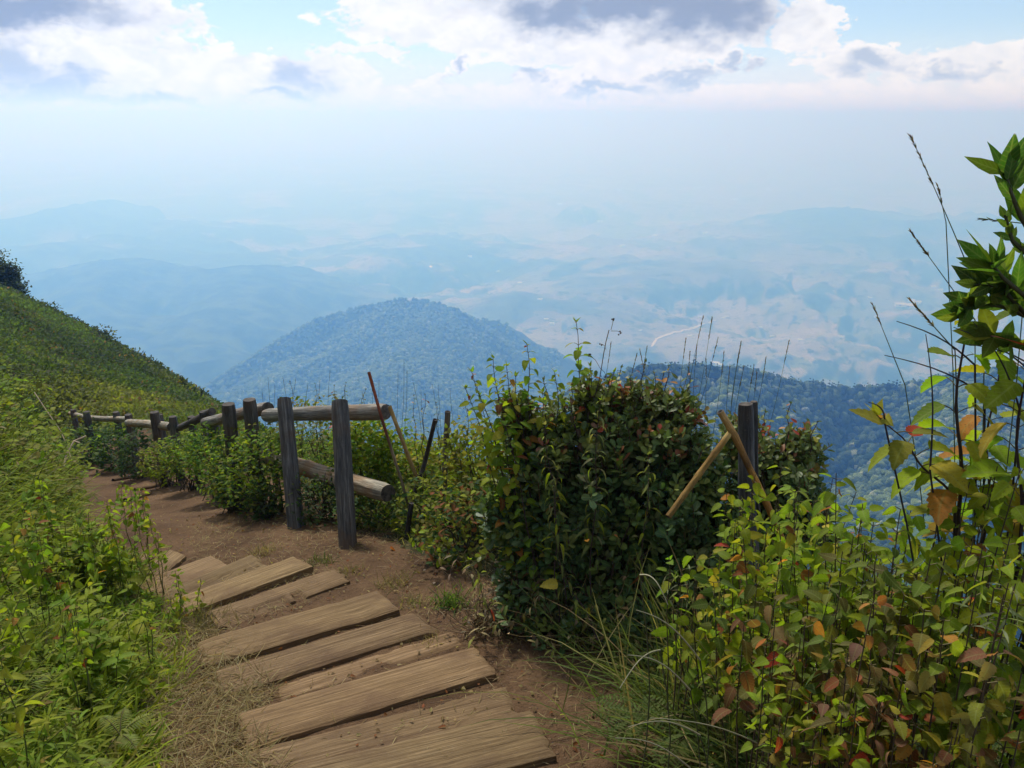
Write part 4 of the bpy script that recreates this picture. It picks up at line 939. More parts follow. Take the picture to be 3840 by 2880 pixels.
# ------------------------------------------------------------------ bushes and plants
def rosette_bush(label, cen, rad, nros, leafL, pal, seed, tips=None, cat='bush', group=None, shape='oval', per=7, base=None, stems=60, reach=0.95, mat=None, zcut=-0.75, aspect=0.55):
    """bush of many upright shoots, each ending in a rosette of leaves; cen/rad = ellipsoids that make up its outline"""
    r_ = np.random.default_rng(seed); b = base if base is not None else np.array(cen[0], float)
    b = np.array([b[0], b[1], gz(b[0], b[1])]); e = empty('leafy_bush', b, label, cat, group)
    Ps, Ds, inner = [], [], []
    vol = np.array([r[0] * r[1] * r[2] for r in rad]) ** 0.67
    for (c, r, v) in zip(cen, rad, vol):
        k = int(nros * v / vol.sum()); d = rdir(k, zcut, 1, r_)
        q = r_.uniform(0.12, 1.0, k) ** 0.45 * reach; lump = 1 + 0.24 * vnoise(d * 2.3 + seed, seed) + 0.16 * vnoise(d * 5 + seed, seed + 2); lump = np.where(r_.random(k) < .07, lump * r_.uniform(1.05, 1.35, k), lump)
        Ps.append(np.array(c) + d * np.array(r) * (q * lump)[:, None]); Ds.append(nrmz(d * 0.75 + np.array([0, 0, 0.75]) + r_.normal(0, .28, (k, 3)))); inner.append(q)
    Ps = np.concatenate(Ps); Ds = np.concatenate(Ds); n = len(Ps)
    g = ground_z(Ps[:, 0], Ps[:, 1]); ok = Ps[:, 2] > g + 0.03; Ps, Ds = Ps[ok], Ds[ok]; n = len(Ps)
    mb = MB(); k = np.repeat(np.arange(n), per); N = len(k); lev = np.tile(np.arange(per) / per, n)
    a = nrmz(np.cross(Ds, UP + r_.normal(0, .1, (n, 3)))); bb = np.cross(Ds, a); th = lev * 2 * pi * 1.618 * per / 2.4 + r_.uniform(0, 6.28, n)[k] + r_.normal(0, .3, N)
    open_ = 0.35 + 0.95 * (1 - lev) + r_.normal(0, .12, N)
    rad_ = a[k] * np.cos(th)[:, None] + bb[k] * np.sin(th)[:, None]
    d = Ds[k] * np.cos(open_)[:, None] + rad_ * np.sin(open_)[:, None]
    pos = Ps[k] + Ds[k] * ((lev - 0.6) * leafL * 1.6)[:, None] + r_.normal(0, .004, (N, 3))
    base_c = pick(pal, n, r_)[k] * .75 + pick(pal, N, r_) * .25
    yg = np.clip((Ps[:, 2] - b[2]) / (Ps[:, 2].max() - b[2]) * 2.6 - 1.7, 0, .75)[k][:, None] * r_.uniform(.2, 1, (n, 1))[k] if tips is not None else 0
    base_c = base_c * (1 - yg) + np.array([.19, .205, .045]) * yg   # leaves turn paler olive towards the top of the bush
    if tips is not None:
        isT = (r_.random(n) < tips[0] * 1.3) & (Ps[:, 2] > b[2] + 0.72 * (Ps[:, 2].max() - b[2])); sel = isT[k] & (lev > 0.25)
        base_c[sel] = pick(tips[1], sel.sum(), r_)
    L = leafL * r_.uniform(.65, 1.25, N) * (1.1 - .45 * lev)
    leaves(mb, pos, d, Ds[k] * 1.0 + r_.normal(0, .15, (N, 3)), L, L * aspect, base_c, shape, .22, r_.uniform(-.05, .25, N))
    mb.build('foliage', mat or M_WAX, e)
    mb = MB(); u = np.linspace(0, 1, 6)
    j = r_.choice(n, min(n, stems * 4), replace=False); A = b + np.stack([r_.normal(0, .10, len(j)), r_.normal(0, .08, len(j)), np.full(len(j), -.05)], 1)
    B = Ps[j]; mid = A * .5 + B * .5 + (A - B) * np.array([.12, .12, -.06])
    pts = A[:, None] * ((1 - u) ** 2)[None, :, None] + mid[:, None] * (2 * u * (1 - u))[None, :, None] + B[:, None] * (u ** 2)[None, :, None]
    pts += .012 * np.sin(u * 9 + np.arange(len(j))[:, None] * 1.3)[..., None] * np.array([1, .6, .2])
    tubes(mb, pts, (.0065 * (1 - .75 * u))[None], vary((.060, .045, .030), len(j), r_=r_), 5)
    # short red brown twigs under each rosette
    t2 = np.stack([Ps - Ds * .07 + r_.normal(0, .006, (n, 3)), Ps - Ds * .03, Ps + Ds * .015], 1); tubes(mb, t2, .0022, vary((.10, .05, .03), n, r_=r_), 3)
    mb.build('stem', M_STEM, e); return e
BUSHPAL = [(6, (0.040, 0.105, 0.034)), (4, (0.075, 0.145, 0.034)), (2.2, (0.17, 0.215, 0.035)), (1, (0.14, 0.15, 0.06))]
TIPPAL = [(3, (0.30, 0.09, 0.045)), (1.3, (0.42, 0.05, 0.035)), (2, (0.26, 0.18, 0.05)), (1, (0.30, 0.14, 0.09))]
def E(px, py, t, rx, ry, rz): return (P(px, py, t), (rx, ry, rz))
def bush(label, parts, nros, leafL, pal, seed, **kw):
    cen = [p[0] for p in parts]; rad = [p[1] for p in parts]; return rosette_bush(label, cen, rad, nros, leafL, pal, seed, **kw)
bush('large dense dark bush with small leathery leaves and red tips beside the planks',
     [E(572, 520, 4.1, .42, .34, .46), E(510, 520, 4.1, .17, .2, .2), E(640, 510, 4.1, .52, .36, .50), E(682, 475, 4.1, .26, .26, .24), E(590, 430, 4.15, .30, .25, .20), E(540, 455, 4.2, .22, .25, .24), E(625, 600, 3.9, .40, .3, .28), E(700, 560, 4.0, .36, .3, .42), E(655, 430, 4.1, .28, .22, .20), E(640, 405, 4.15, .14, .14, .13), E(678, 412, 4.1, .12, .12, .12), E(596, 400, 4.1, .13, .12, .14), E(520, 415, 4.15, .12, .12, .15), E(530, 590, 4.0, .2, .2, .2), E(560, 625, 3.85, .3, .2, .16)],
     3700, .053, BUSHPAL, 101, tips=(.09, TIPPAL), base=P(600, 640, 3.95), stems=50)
bush('dark small leaved bush behind the split post', [E(770, 490, 4.2, .26, .25, .34), E(800, 455, 4.2, .12, .14, .16), E(740, 445, 4.3, .14, .14, .18), E(800, 520, 4.1, .2, .2, .25)],
     800, .050, BUSHPAL, 102, tips=(.07, TIPPAL), base=P(775, 580, 4.1), stems=25)
def leggy(label, px, py, t, foot, h_leaves, leafL, seed, pal=None, name='leafy_stalk', cat='plant', group=None, r=0.004, red=0.06, size_top=.7, bendx=0.0, shape='tooth', aspect=.62, dense=1.0, mat=None, pet=.35, droop=(0.1, .5)):
    """one upright stalk with opposite pairs of stalked leaves"""
    r_ = np.random.default_rng(seed); top = P(px, py, t); f = P(*foot) if len(foot) == 3 else hit(*foot)
    e = empty(name, ground_at(f), label, cat, group); u = np.linspace(0, 1, 12); L = np.linalg.norm(top - f)
    ax = f + (top - f) * u[:, None] + np.stack([bendx * L * np.sin(u * pi) + .008 * np.sin(u * 11 + seed), .03 * L * np.sin(u * pi), 0 * u], 1)
    mb = MB(); root(mb, f, r, (.055, .035, .035), to=P(965, 560, 2.05) if name == 'sapling' else None); tubes(mb, ax, (r * (1.1 - .75 * u))[None], (.055, .035, .035), 6); m_ = MB(); pal = pal or [(4, Y_GREEN), (4, B_GREEN), (.5, YELLOW)]
    s_ = h_leaves[0]; a0 = r_.uniform(0, 3.14); k = 0
    while s_ < 1.0:
        p = np.array([np.interp(s_, u, ax[:, i]) for i in range(3)]); a = a0 + k * pi / 2 + r_.normal(0, .25)
        sz = leafL * (size_top + (1 - size_top) * (1 - s_) / (1 - h_leaves[0])) * (1 if s_ < .92 else .55)
        for sgn in (0, pi):
            if r_.random() > dense: continue
            dh = np.array([cos(a + sgn), sin(a + sgn), 0.0]); el = r_.uniform(.15, .7) + (.6 if s_ > .9 else 0)
            pd = nrmz(dh + UP * el); q = p + pd * sz * pet * 1.2
            tubes(mb, np.stack([p, (p + q) / 2 + UP * .003, q]), .0014, (.12, .10, .04), 4)
            ld = nrmz((dh + UP * r_.uniform(-.75, .45))[None]); c = pick(pal, 1, r_); tipc = None
            if r_.random() < red: c = pick([(2, RUST), (2, ORANGE), (1, RED), (1, YELLOW)], 1, r_)
            l_ = sz * r_.uniform(.75, 1.2)
            leaves(m_, q[None], ld, UP[None] + r_.normal(0, .25, (1, 3)), l_, l_ * aspect, c, shape, r_.uniform(.05, .4), r_.uniform(*droop), tip=c * r_.uniform(.7, 1.2))
        s_ += (h_leaves[1] / L) * r_.uniform(.8, 1.25); k += 1
    tipn = 3; leaves(m_, np.repeat(ax[-1:], tipn, 0), rdir(tipn, .5, .95, r_), np.tile(UP, (tipn, 1)) + .3, leafL * .45, leafL * .22, pick(pal, tipn, r_), 'heart', .2, 0)
    mb.build('stem', M_STEM, e); m_.build('foliage', mat or M_LEAF, e); return e
# stalks rising above the bush
STK = [(466, 388, 4.0, (528, 590, 3.95), .045, 'long leaning stalk low at the left end of the bush'), (481, 396, 4.05, (520, 600, 3.95), .045, 'second leaning stalk at the left end of the bush'), (497, 386, 3.9, (548, 620, 3.85), .045, 'dark leaning stalk in front of the left end of the bush'), (515, 376, 4.0, (530, 500, 4.0), .05, 'leafy stalk third from the left end of the bush'), (612, 372, 4.0, (606, 470, 4.05), .045, 'short leafy stalk right of the berry stalk'), (575, 322, 4.0, (592, 470, 4.05), .052, 'tallest leafy stalk rising above the middle of the bush'), (527, 344, 4.0, (533, 480, 4.05), .050, 'leafy stalk with two tiers of leaves left of the tallest one'),
       (556, 372, 4.0, (560, 480, 4.05), .046, 'shorter leafy stalk between the two tall ones'), (473, 372, 3.95, (520, 530, 4.0), .055, 'arching stalk with a big hanging leaf at the left end of the bush'),
       (493, 358, 3.95, (515, 500, 4.0), .055, 'leafy stalk second from the left end of the bush'), (505, 366, 3.95, (535, 500, 4.0), .05, 'dull leafy stalk with a drooping dark top'),
       (541, 392, 3.95, (552, 480, 4.0), .05, 'low bright stalk with orange leaves in the bush top'), (590, 366, 4.0, (592, 480, 4.05), .045, 'short stalk just right of the tallest stalk')]
for q, (px, py, t, ft, ll, lab) in enumerate(STK):
    leggy(lab, px, py, t, ft, (.15, .036), ll * 1.5, 200 + q, group='leafy stalks above the bush', red=.10, dense=.95)
for q, (px, py, fx, fy) in enumerate([(620, 368, 622, 430), (644, 362, 640, 430), (668, 366, 664, 430), (690, 370, 684, 430), (700, 400, 694, 440), (766, 412, 762, 460), (790, 404, 786, 460), (816, 422, 806, 470), (508, 390, 512, 450), (655, 374, 652, 430), (545, 380, 548, 440), (632, 376, 630, 430)]):
    leggy('leathery leaved shoot standing out of the top of the dark bush', px, py, 4.05, (fx, fy, 4.1), (.1, .026), .052, 260 + q, pal=[(3, (.13, .17, .035)), (3, (.07, .13, .03)), (1, (.2, .2, .04))], name='leafy_shoot', group='leathery shoots standing out of the bush', red=.16, shape='oval', aspect=.52, mat=M_WAX, droop=(-.1, .2))
leggy('wilted stalk with dark brown crumpled leaves beside the tallest stalk', 570, 385, 3.98, (580, 470, 4.0), (.1, .035), .05, 230, pal=[(3, (.12, .05, .035)), (2, (.07, .04, .03)), (1, OLIVE)], shape='heart', droop=(.4, 1.0), group='leafy stalks above the bush')
# pale drooping weeds in front of the bush
for q, (px, py, ft) in enumerate([(545, 425, (565, 600, 3.75)), (600, 400, (590, 610, 3.75)), (556, 470, (556, 590, 3.7)), (555, 560, (600, 640, 3.55)), (470, 560, (500, 640, 3.9)), (650, 455, (640, 620, 3.7))]):
    leggy(['pale weed with a tuft of drooping narrow leaves in the upper left of the bush', 'pale weed with hanging leaves near the top middle of the bush', 'thin weed with curled pale tips in the middle left of the bush', 'pale bent weed low in front of the bush', 'green weed at the lower left foot of the bush', 'thin weed hanging in front of the right half of the bush'][q],
          px, py, 3.7, ft, (.3, .04), .065, 240 + q, pal=[(3, (.19, .21, .06)), (2, Y_GREEN), (1, (.25, .24, .12))], name='drooping_weed', shape='lance', aspect=.24, droop=(.6, 1.3), r=.003, group='drooping weeds in front of the bush')
# dry stalk with berries
def berry_stalk():
    r_ = np.random.default_rng(5); f = P(588, 415, 4.0); top = P(611, 330, 4.0); e = empty('dry_stalk', ground_at(f), 'dry forked stalk with tiny dark berries above the bush', 'plant')
    mb = MB(); u = np.linspace(0, 1, 8)[:, None]; ax = f + (top - f) * u + np.array([.01, 0, 0]) * np.sin(u * 5); root(mb, f, .0022, (.05, .03, .03)); tubes(mb, ax, .0022, (.05, .03, .03), 5)
    berries = []
    import bmesh
    bm = bmesh.new(); bmesh.ops.create_icosphere(bm, subdivisions=1, radius=1); bv = np.array([v.co[:] for v in bm.verts]); bf = np.array([[v.index for v in q.verts] for q in bm.faces]); bm.free()
    for a, b in (((600, 368), (590, 355)), ((600, 368), (607, 378)), ((611, 330), (613, 318)), ((606, 350), (602, 344)), ((611, 331), (622, 333)), ((597, 385), (604, 392))):
        A, B = P(*a, 4.0), P(*b, 4.0); tubes(mb, np.stack([A, (A + B) / 2 + .004, B]), .0012, (.05, .03, .03), 4)
        for q in range(3):
            berries.append(B + r_.normal(0, .008, 3))
    mb.build('stem', M_STEM, e)
    for q in berries:
        bb = MB(); bb.add(q + bv * .0045, bf, (.03, .015, .02)); bb.build('berry', M_STEM, e)
berry_stalk()
# ------------------------------------------------------------------ tall grasses with seed heads
def seed_grass(label, px, py, t, foot, head=.11, seed=1, group='tall grass stalks with seed heads', th=.0016, col=(.10, .075, .05), bend=.0, thick=1.0, scol=None):
    r_ = np.random.default_rng(seed); top = P(px, py, t); f = P(*foot) if len(foot) == 3 else hit(*foot)
    e = empty('seeding_grass', ground_at(f), label, 'grass', group); u = np.linspace(0, 1, 12); L = np.linalg.norm(top - f)
    ax = f + (top - f) * u[:, None] + np.stack([bend * L * np.sin(u * pi), 0 * u, 0 * u], 1)
    mb = MB(); root(mb, f, th, scol or (.07, .10, .05), to=P(995, 570, 2.0) if t < 2.5 else None); tubes(mb, ax, (th * (1.2 - .7 * u))[None], scol or (.07, .10, .05), 4); mb.build('stem', M_STEM, e)
    mb = MB(); n = int(70 * head / .11 * thick); s_ = 1 - r_.uniform(0, 1, n) * head / L; p = np.stack([np.interp(s_, u, ax[:, i]) for i in range(3)], 1)
    axd = nrmz(ax[-1] - ax[-3]); d = nrmz(axd * 1.0 + rdir(n, -1, 1, r_) * .26)
    leaves(mb, p, d, UP + r_.normal(0, .5, (n, 3)), .014 * thick ** .5 * r_.uniform(.6, 1.3, n), .0028 * thick, vary(col, n, .35, .15, r_), 'lance', .2, .1)
    mb.build('seed_head', M_GRASS, e); return e
# stalks seen against the valley behind the bush
BH = [(611, 343, 601, 400), (637, 354, 626, 400), (647, 347, 638, 395), (640, 350, 652, 400), (664, 372, 656, 405), (703, 317, 690, 385), (712, 318, 697, 400), (686, 338, 680, 395), (706, 358, 705, 402), (697, 345, 694, 395),
      (718, 338, 703, 392), (741, 343, 733, 400), (789, 341, 770, 420), (741, 342, 735, 380), (766, 358, 758, 400), (744, 366, 737, 405), (688, 372, 680, 400), (730, 365, 727, 410), (754, 365, 748, 396), (690, 352, 688, 400), (724, 352, 716, 410), (757, 372, 753, 420)]
for q, (a, b, c, d) in enumerate(BH):
    lab = {12: 'tall seeding grass stalk standing apart to the right above the split post', 5: 'left one of the two tallest grass stalks above the bush', 6: 'right one of the two tallest grass stalks above the bush', 0: 'seeding grass stalk farthest left against the valley above the bush'}.get(q, 'thin grass stalk with a dark seed head above the bush')
    seed_grass(lab, a, b, 4.6, (c + (c - a) * .6, d + (d - b) * .6, 4.75), .13, 300 + q, bend=(-1) ** q * .01, th=.0015, group='grass stalks with seed heads above the bush')
# stalks over the valley behind the fence
BF = [(262, 390), (268, 378), (277, 396), (283, 378), (296, 377), (330, 371), (320, 380), (362, 392), (398, 372), (404, 360), (407, 371), (413, 382), (432, 384), (438, 386), (450, 388), (345, 385), (372, 388), (225, 402), (275, 385), (308, 384), (379, 380), (421, 390)]
r9 = np.random.default_rng(9)
for q, (a, b) in enumerate(BF):
    dx = r9.uniform(-9, 9)
    seed_grass('fine grass stalk standing behind the log fence', a, b, 7.0, (a + dx, 445, 7.1), .12, 340 + q, bend=r9.uniform(-.03, .03), th=.0018, group='fine grass stalks behind the fence', thick=.6)
# tall stalks at the right edge, close to the camera
seed_grass('tallest grass stalk with a loose seed head, leaning left at the right edge', 911, 137, 1.9, (985, 310, 2.0), .13, 400, th=.0014, thick=.9, bend=.01, col=(.13, .09, .08))
seed_grass('grass stalk with a dark beaded seed head below the tallest one', 911, 232, 1.9, (975, 320, 2.0), .085, 401, th=.0013, thick=1.1, col=(.10, .06, .06))
seed_grass('grass stalk with a narrow reddish seed head left of the tall sapling', 873, 305, 2.2, (905, 385, 2.3), .07, 402, th=.0014, col=(.14, .09, .07))
seed_grass('feathery grass head just left of the sapling top', 911, 301, 1.9, (955, 350, 1.95), .10, 403, th=.0014, thick=1.4, col=(.20, .16, .15))
seed_grass('small side head of grass beside the tallest stalk', 938, 187, 1.9, (946, 222, 1.95), .05, 404, th=.0012, col=(.13, .09, .08))
seed_grass('grass head pointing left out of the branches at the right edge', 982, 219, 1.8, (1030, 224, 1.8), .05, 405, th=.0012, col=(.06, .06, .05))
for q, (a, b, c, d) in enumerate([(896, 322, 975, 365), (884, 356, 985, 395), (925, 335, 930, 470), (868, 403, 885, 424), (953, 328, 1040, 380), (968, 345, 1040, 372), (972, 322, 1020, 410)]):
    f = P(c, d, 1.95); e = empty('bare_twig', ground_at(f), ['long bare twig pointing up left of the sapling', 'bare twig crossing low left of the sapling', 'thin upright bare twig left of the sapling stem', 'short bare twig tip over the shaded ridge', 'bare twig from the right edge over the sapling', 'lower bare twig from the right edge', 'steep bare twig at the right edge'][q], 'twig', 'bare twigs at the right edge')
    u = np.linspace(0, 1, 8)[:, None]; A = P(a, b, 1.85); mb = MB(); root(mb, f, .0024, (.045, .035, .045), to=P(1000, 560, 2.0)); tubes(mb, f + (A - f) * u + np.array([.01, 0, .012]) * np.sin(u * 3), (.0024 * (1.1 - .7 * u[:, 0]))[None], (.045, .035, .045), 5); mb.build('stem', M_STEM, e)

# ------------------------------------------------------------------ right hand plants, close to the camera
RP = [(6, (0.215, 0.29, 0.014)), (3, (0.15, 0.25, 0.018)), (1.8, (0.29, 0.28, 0.018)), (.5, (0.42, 0.29, 0.03))]
leggy('tall sapling with a dark stem and large yellow green toothed leaves', 963, 318, 1.9, (962, 560, 2.05), (.06, .065), .125, 500, pal=RP, name='sapling', cat='sapling', r=.0055, red=.14, size_top=.65, aspect=.55, dense=1.0)
leggy('leafy shoot behind the tall sapling with yellow spotted leaves', 1000, 345, 2.0, (985, 560, 2.1), (.12, .05), .115, 501, pal=RP, name='sapling', cat='sapling', r=.004, red=.18)
leggy('bright leafy shoot at the right edge below the dark leaves', 1030, 300, 1.8, (1020, 560, 1.95), (.15, .05), .115, 502, pal=RP, name='sapling', cat='sapling', r=.004, red=.1)
leggy('side shoot with broad yellow leaves left of the tall sapling', 880, 415, 1.95, (955, 500, 2.0), (.1, .04), .105, 503, pal=[(3, (0.2, .21, .02)), (2, Y_GREEN), (1, YELLOW)], name='sapling', cat='sapling', r=.0035, red=.25)
# dark lanceolate branches at the upper right corner
def lance_branch(label, pts, nl, leafL, seed, aspect=.34, pal=None):
    r_ = np.random.default_rng(seed); p3 = np.array([P(*q) for q in pts]); f = p3[-1]; e = empty('broadleaf_branch', ground_at(f), label, 'branch', 'dark green branches at the right edge'); m = len(p3)
    mb = MB(); root(mb, f, .0045, (.06, .06, .03), .06, to=P(1075, 560, 1.85)); tubes(mb, p3, np.linspace(.003, .006, m)[None], (.06, .06, .03), 6); mb.build('stem', M_STEM, e)
    mb = MB(); s_ = r_.uniform(0, .85, nl) * (m - 1); pos = np.stack([np.interp(s_, np.arange(m), p3[:, i]) for i in range(3)], 1)
    ax = nrmz(p3[0] - p3[-1]); d = nrmz(ax + rdir(nl, -.6, .8, r_) * np.array([1.1, .7, .9])); L = leafL * r_.uniform(.7, 1.2, nl)
    leaves(mb, pos, d, UP * .3 + np.array([0, -1, 0]) + r_.normal(0, .4, (nl, 3)), L, L * aspect, pick(pal or [(4, (0.065, 0.15, 0.018)), (2, (0.04, 0.11, 0.02)), (2, (.14, .22, .015))], nl, r_), 'lance', .12, r_.uniform(-.05, .3, nl)); mb.build('foliage', M_LEAF, e)
lance_branch('upper branch with big pointed dark green leaves at the right edge', [(1006, 172, 1.7), (1009, 188, 1.7), (1020, 215, 1.72), (1040, 250, 1.75)], 13, .105, 510)
lance_branch('short spray of small rounded leaves between the two dark branches', [(1005, 215, 1.75), (1012, 240, 1.75), (1035, 262, 1.78)], 14, .04, 511, .5, [(1, (.09, .15, .02)), (1, (.05, .1, .02))])
lance_branch('middle branch with large pointed leaves at the right edge', [(990, 262, 1.75), (1003, 278, 1.75), (1030, 300, 1.78)], 13, .095, 512)
lance_branch('lower branch with lobed leaves drooping left at the right edge', [(958, 318, 1.85), (975, 303, 1.85), (1000, 306, 1.83), (1035, 320, 1.85)], 26, .06, 513, .5, [(2, (.075, .14, .02)), (2, (.045, .10, .02)), (1, (.14, .19, .02))])
lance_branch('dense leafy branch end between the middle and lower branches', [(992, 268, 1.82), (1003, 290, 1.82), (1040, 330, 1.85)], 26, .075, 515, .42, [(2, (.08, .16, .02)), (2, (.05, .12, .02)), (1, (.17, .24, .02))])
lance_branch('leafy branch end hanging below the lobed one at the right edge', [(990, 335, 1.85), (1008, 345, 1.85), (1040, 340, 1.85)], 22, .07, 516, .5, [(2, (.12, .19, .02)), (1, (.06, .12, .02)), (1, (.22, .25, .02))])
lance_branch('second lobed branch just under the middle one at the right edge', [(975, 285, 1.8), (1000, 285, 1.8), (1035, 290, 1.8)], 18, .07, 514, .45, [(2, (.07, .13, .02)), (2, (.045, .10, .02))])

def shrub(label, px, py, t, h, nst, leafL, seed, pal, red=.06, group='broad leaved shrubs in the right foreground', shape='tooth', aspect=.6, spread=.4, lo=.2, foot=None, name='broadleaf_shrub', step=.042, mat=None, droop=(0.1, .5), stemc=(.075, .055, .035)):
    """several stalks from one foot; px,py = where the top of the middle stalk is seen"""
    r_ = np.random.default_rng(seed); top = P(px, py, t); b = top - np.array([0, 0, h]) if foot is None else np.array(foot)
    gap = max(0.0, b[2] - gz(b[0], b[1])); b = b - np.array([0, 0, gap + .02]); lo = (gap + lo * h) / (gap + h)
    e = empty(name, b, label, 'shrub', group); mb = MB(); m_ = MB(); u = np.linspace(0, 1, 9)
    for s in range(nst):
        a = r_.uniform(0, 6.28); sp = spread * h * r_.uniform(.2, 1) * (s > 0); T = top + np.array([cos(a) * sp, sin(a) * sp, -h * r_.uniform(0, .3) * (s > 0)]); B = b + np.array([cos(a) * sp * .25, sin(a) * sp * .25, 0])
        ax = B + (T - B) * u[:, None] + np.stack([.04 * h * np.sin(u * pi) * cos(a), .04 * h * np.sin(u * pi) * sin(a), 0 * u], 1) + .004 * np.sin(u * 13 + s)[:, None]
        tubes(mb, ax, (.0030 * (1.15 - .75 * u))[None], stemc, 5); L = np.linalg.norm(T - B); k = 0; s_ = lo
        pc = pick(pal, 1, r_)
        P0, D0, Lz, Cc = [], [], [], []
        while s_ < 1.001:
            p = np.array([np.interp(s_, u, ax[:, i]) for i in range(3)]); aa = k * pi / 2 + a + r_.normal(0, .3)
            for sg in (0, pi):
                dh = np.array([cos(aa + sg), sin(aa + sg), 0]); sz = leafL * (1.05 - .4 * s_) * r_.uniform(.7, 1.2); pd = nrmz(dh + UP * r_.uniform(.1, .8)); q = p + pd * sz * .35
                tubes(mb, np.stack([p, q]), .0013, (.12, .10, .04), 3); P0.append(q); D0.append(dh + UP * r_.uniform(-1.3, .45)); Lz.append(sz)
                c = .6 * pick(pal, 1, r_)[0] + .4 * pc[0]
                if r_.random() < red: c = pick([(3, RUST), (2, ORANGE), (1.2, RED), (1, YELLOW), (1.5, PINKBR)], 1, r_)[0]
                Cc.append(c)
            s_ += step / L * r_.uniform(.7, 1.3); k += 1
        n = len(P0); Lz = np.array(Lz); Cc = np.array(Cc)
        leaves(m_, np.array(P0), np.array(D0), UP + r_.normal(0, .55, (n, 3)), Lz, Lz * aspect, Cc, shape, r_.uniform(.05, .35, n), r_.uniform(*droop, n), tip=Cc * r_.uniform(.7, 1.15, (n, 1)))
    mb.build('stem', M_STEM, e); m_.build('foliage', mat or M_LEAF, e); return e
RP2 = [(4, (.115, .165, .02)), (2, (.07, .12, .02)), (1.5, (.20, .22, .02)), (1.5, OLIVE), (1, (.13, .07, .03))]
REDP = [(3, (.12, .06, .03)), (.7, PINKBR), (1.2, RUST), (2, OLIVE), (1.5, (.10, .13, .02)), (1, Y_GREEN)]
SH_ = [  # px, py of top, distance, height, stalks, leaf length, palette, label
    (755, 475, 3.0, .85, 4, .060, RP, 'bright green shrub right in front of the split post'),
    (735, 520, 2.7, .70, 4, .060, RP, 'green shrub below the crossed canes at the edge of the dark bush'),
    (800, 480, 2.9, .75, 4, .055, RP, 'shrub just right of the bamboo cane with small bright leaves'),
    (830, 500, 2.6, .75, 5, .060, RP, 'leafy shrub in the middle of the green belt under the ridge'),
    (865, 505, 2.4, .75, 5, .060, RP, 'full green shrub right of the middle of the green belt'),
    (900, 510, 2.2, .75, 5, .062, RP, 'shrub with large leaves left of the sapling foot'),
    (940, 500, 2.0, .70, 5, .062, RP, 'yellowish shrub hiding the foot of the sapling'),
    (985, 480, 1.95, .72, 5, .062, RP, 'broad yellow green shrub right of the sapling foot'),
    (1020, 470, 1.8, .70, 5, .062, RP, 'shrub cut by the right edge at half height'),
    (780, 560, 2.3, .55, 4, .062, RP, 'shrub with hanging bright leaves low in front of the post'),
    (830, 590, 2.0, .45, 4, .060, RP, 'low shrub with toothed leaves in the lower right thicket'),
    (880, 560, 1.9, .50, 5, .062, RP, 'dense shrub above the red leaves on the right'),
    (930, 560, 1.75, .50, 5, .062, RP, 'shrub with yellow leaves in the centre of the right thicket'),
    (985, 560, 1.65, .52, 5, .060, RP, 'shrub by the right edge with pale worn leaves'),
    (1030, 545, 1.6, .55, 4, .060, RP, 'shrub mostly outside the right edge'),
    (800, 640, 1.9, .30, 3, .055, RP, 'small plant with two bright hanging leaves over the grasses'),
    (905, 690, 1.6, .22, 2, .060, RP, 'small plant with one large bright heart shaped leaf near the bottom right'),
    (840, 700, 1.7, .25, 3, .050, RP, 'low bright plant near the bottom of the right thicket'),
    (775, 600, 2.1, .35, 3, .07, REDP, 'withered plant with brown curled leaves below the post'),
    (860, 640, 1.75, .32, 4, .055, REDP, 'reddish plant in the middle of the right thicket'),
    (920, 650, 1.6, .32, 4, .055, REDP, 'rust coloured plant right of the reddish one'),
    (1000, 640, 1.5, .35, 5, .06, REDP, 'pink brown plant with long leaves at the lower right edge'),
    (960, 720, 1.5, .25, 5, .045, REDP, 'low brown plant at the bottom right'),
    (1020, 730, 1.45, .28, 5, .045, REDP, 'brown and olive plant in the bottom right corner'),
    (780, 720, 1.8, .2, 4, .045, REDP, 'small brown plant at the bottom between the grasses'),
]
for q, (px, py, t, h, ns, ll, pal, lab) in enumerate(SH_):
    if pal is RP and 555 <= py < 600: pal = RP2
    shrub(lab, px, py, t, h, ns + (5 if py < 555 else 2), ll * 1.18, 600 + q, pal, red=.045 if pal in (RP, RP2) else .10, spread=.45, shape='tooth' if q % 4 != 3 else 'heart')
shrub('plant with one vivid red leaf and an orange leaf in the right thicket', 872, 605, 1.6, .22, 1, .06, 700, [(1, RED), (.8, ORANGE), (.5, RUST)], red=.0, lo=.7, step=.09)
shrub('plant with folded pink leaves above the long grasses', 775, 618, 2.0, .25, 1, .075, 701, [(1, (.38, .10, .08))], red=0, lo=.75, step=.09, shape='lance', aspect=.3)
# pale silvery cut leaved weeds
for q, (px, py, t) in enumerate([(690, 570, 2.6), (862, 545, 2.0), (1015, 585, 1.5)]):
    shrub(['silvery weed with finely cut leaves at the foot of the dark bush', 'silvery weed with narrow leaves in the green belt', 'silvery weed with narrow leaves at the right edge'][q], px, py, t, .22, 4, .05, 710 + q, [(1, (.26, .29, .18)), (1, (.20, .24, .12))], red=0, lo=.5, step=.03, shape='lance', aspect=.16, name='silvery_weed', group='silvery weeds')

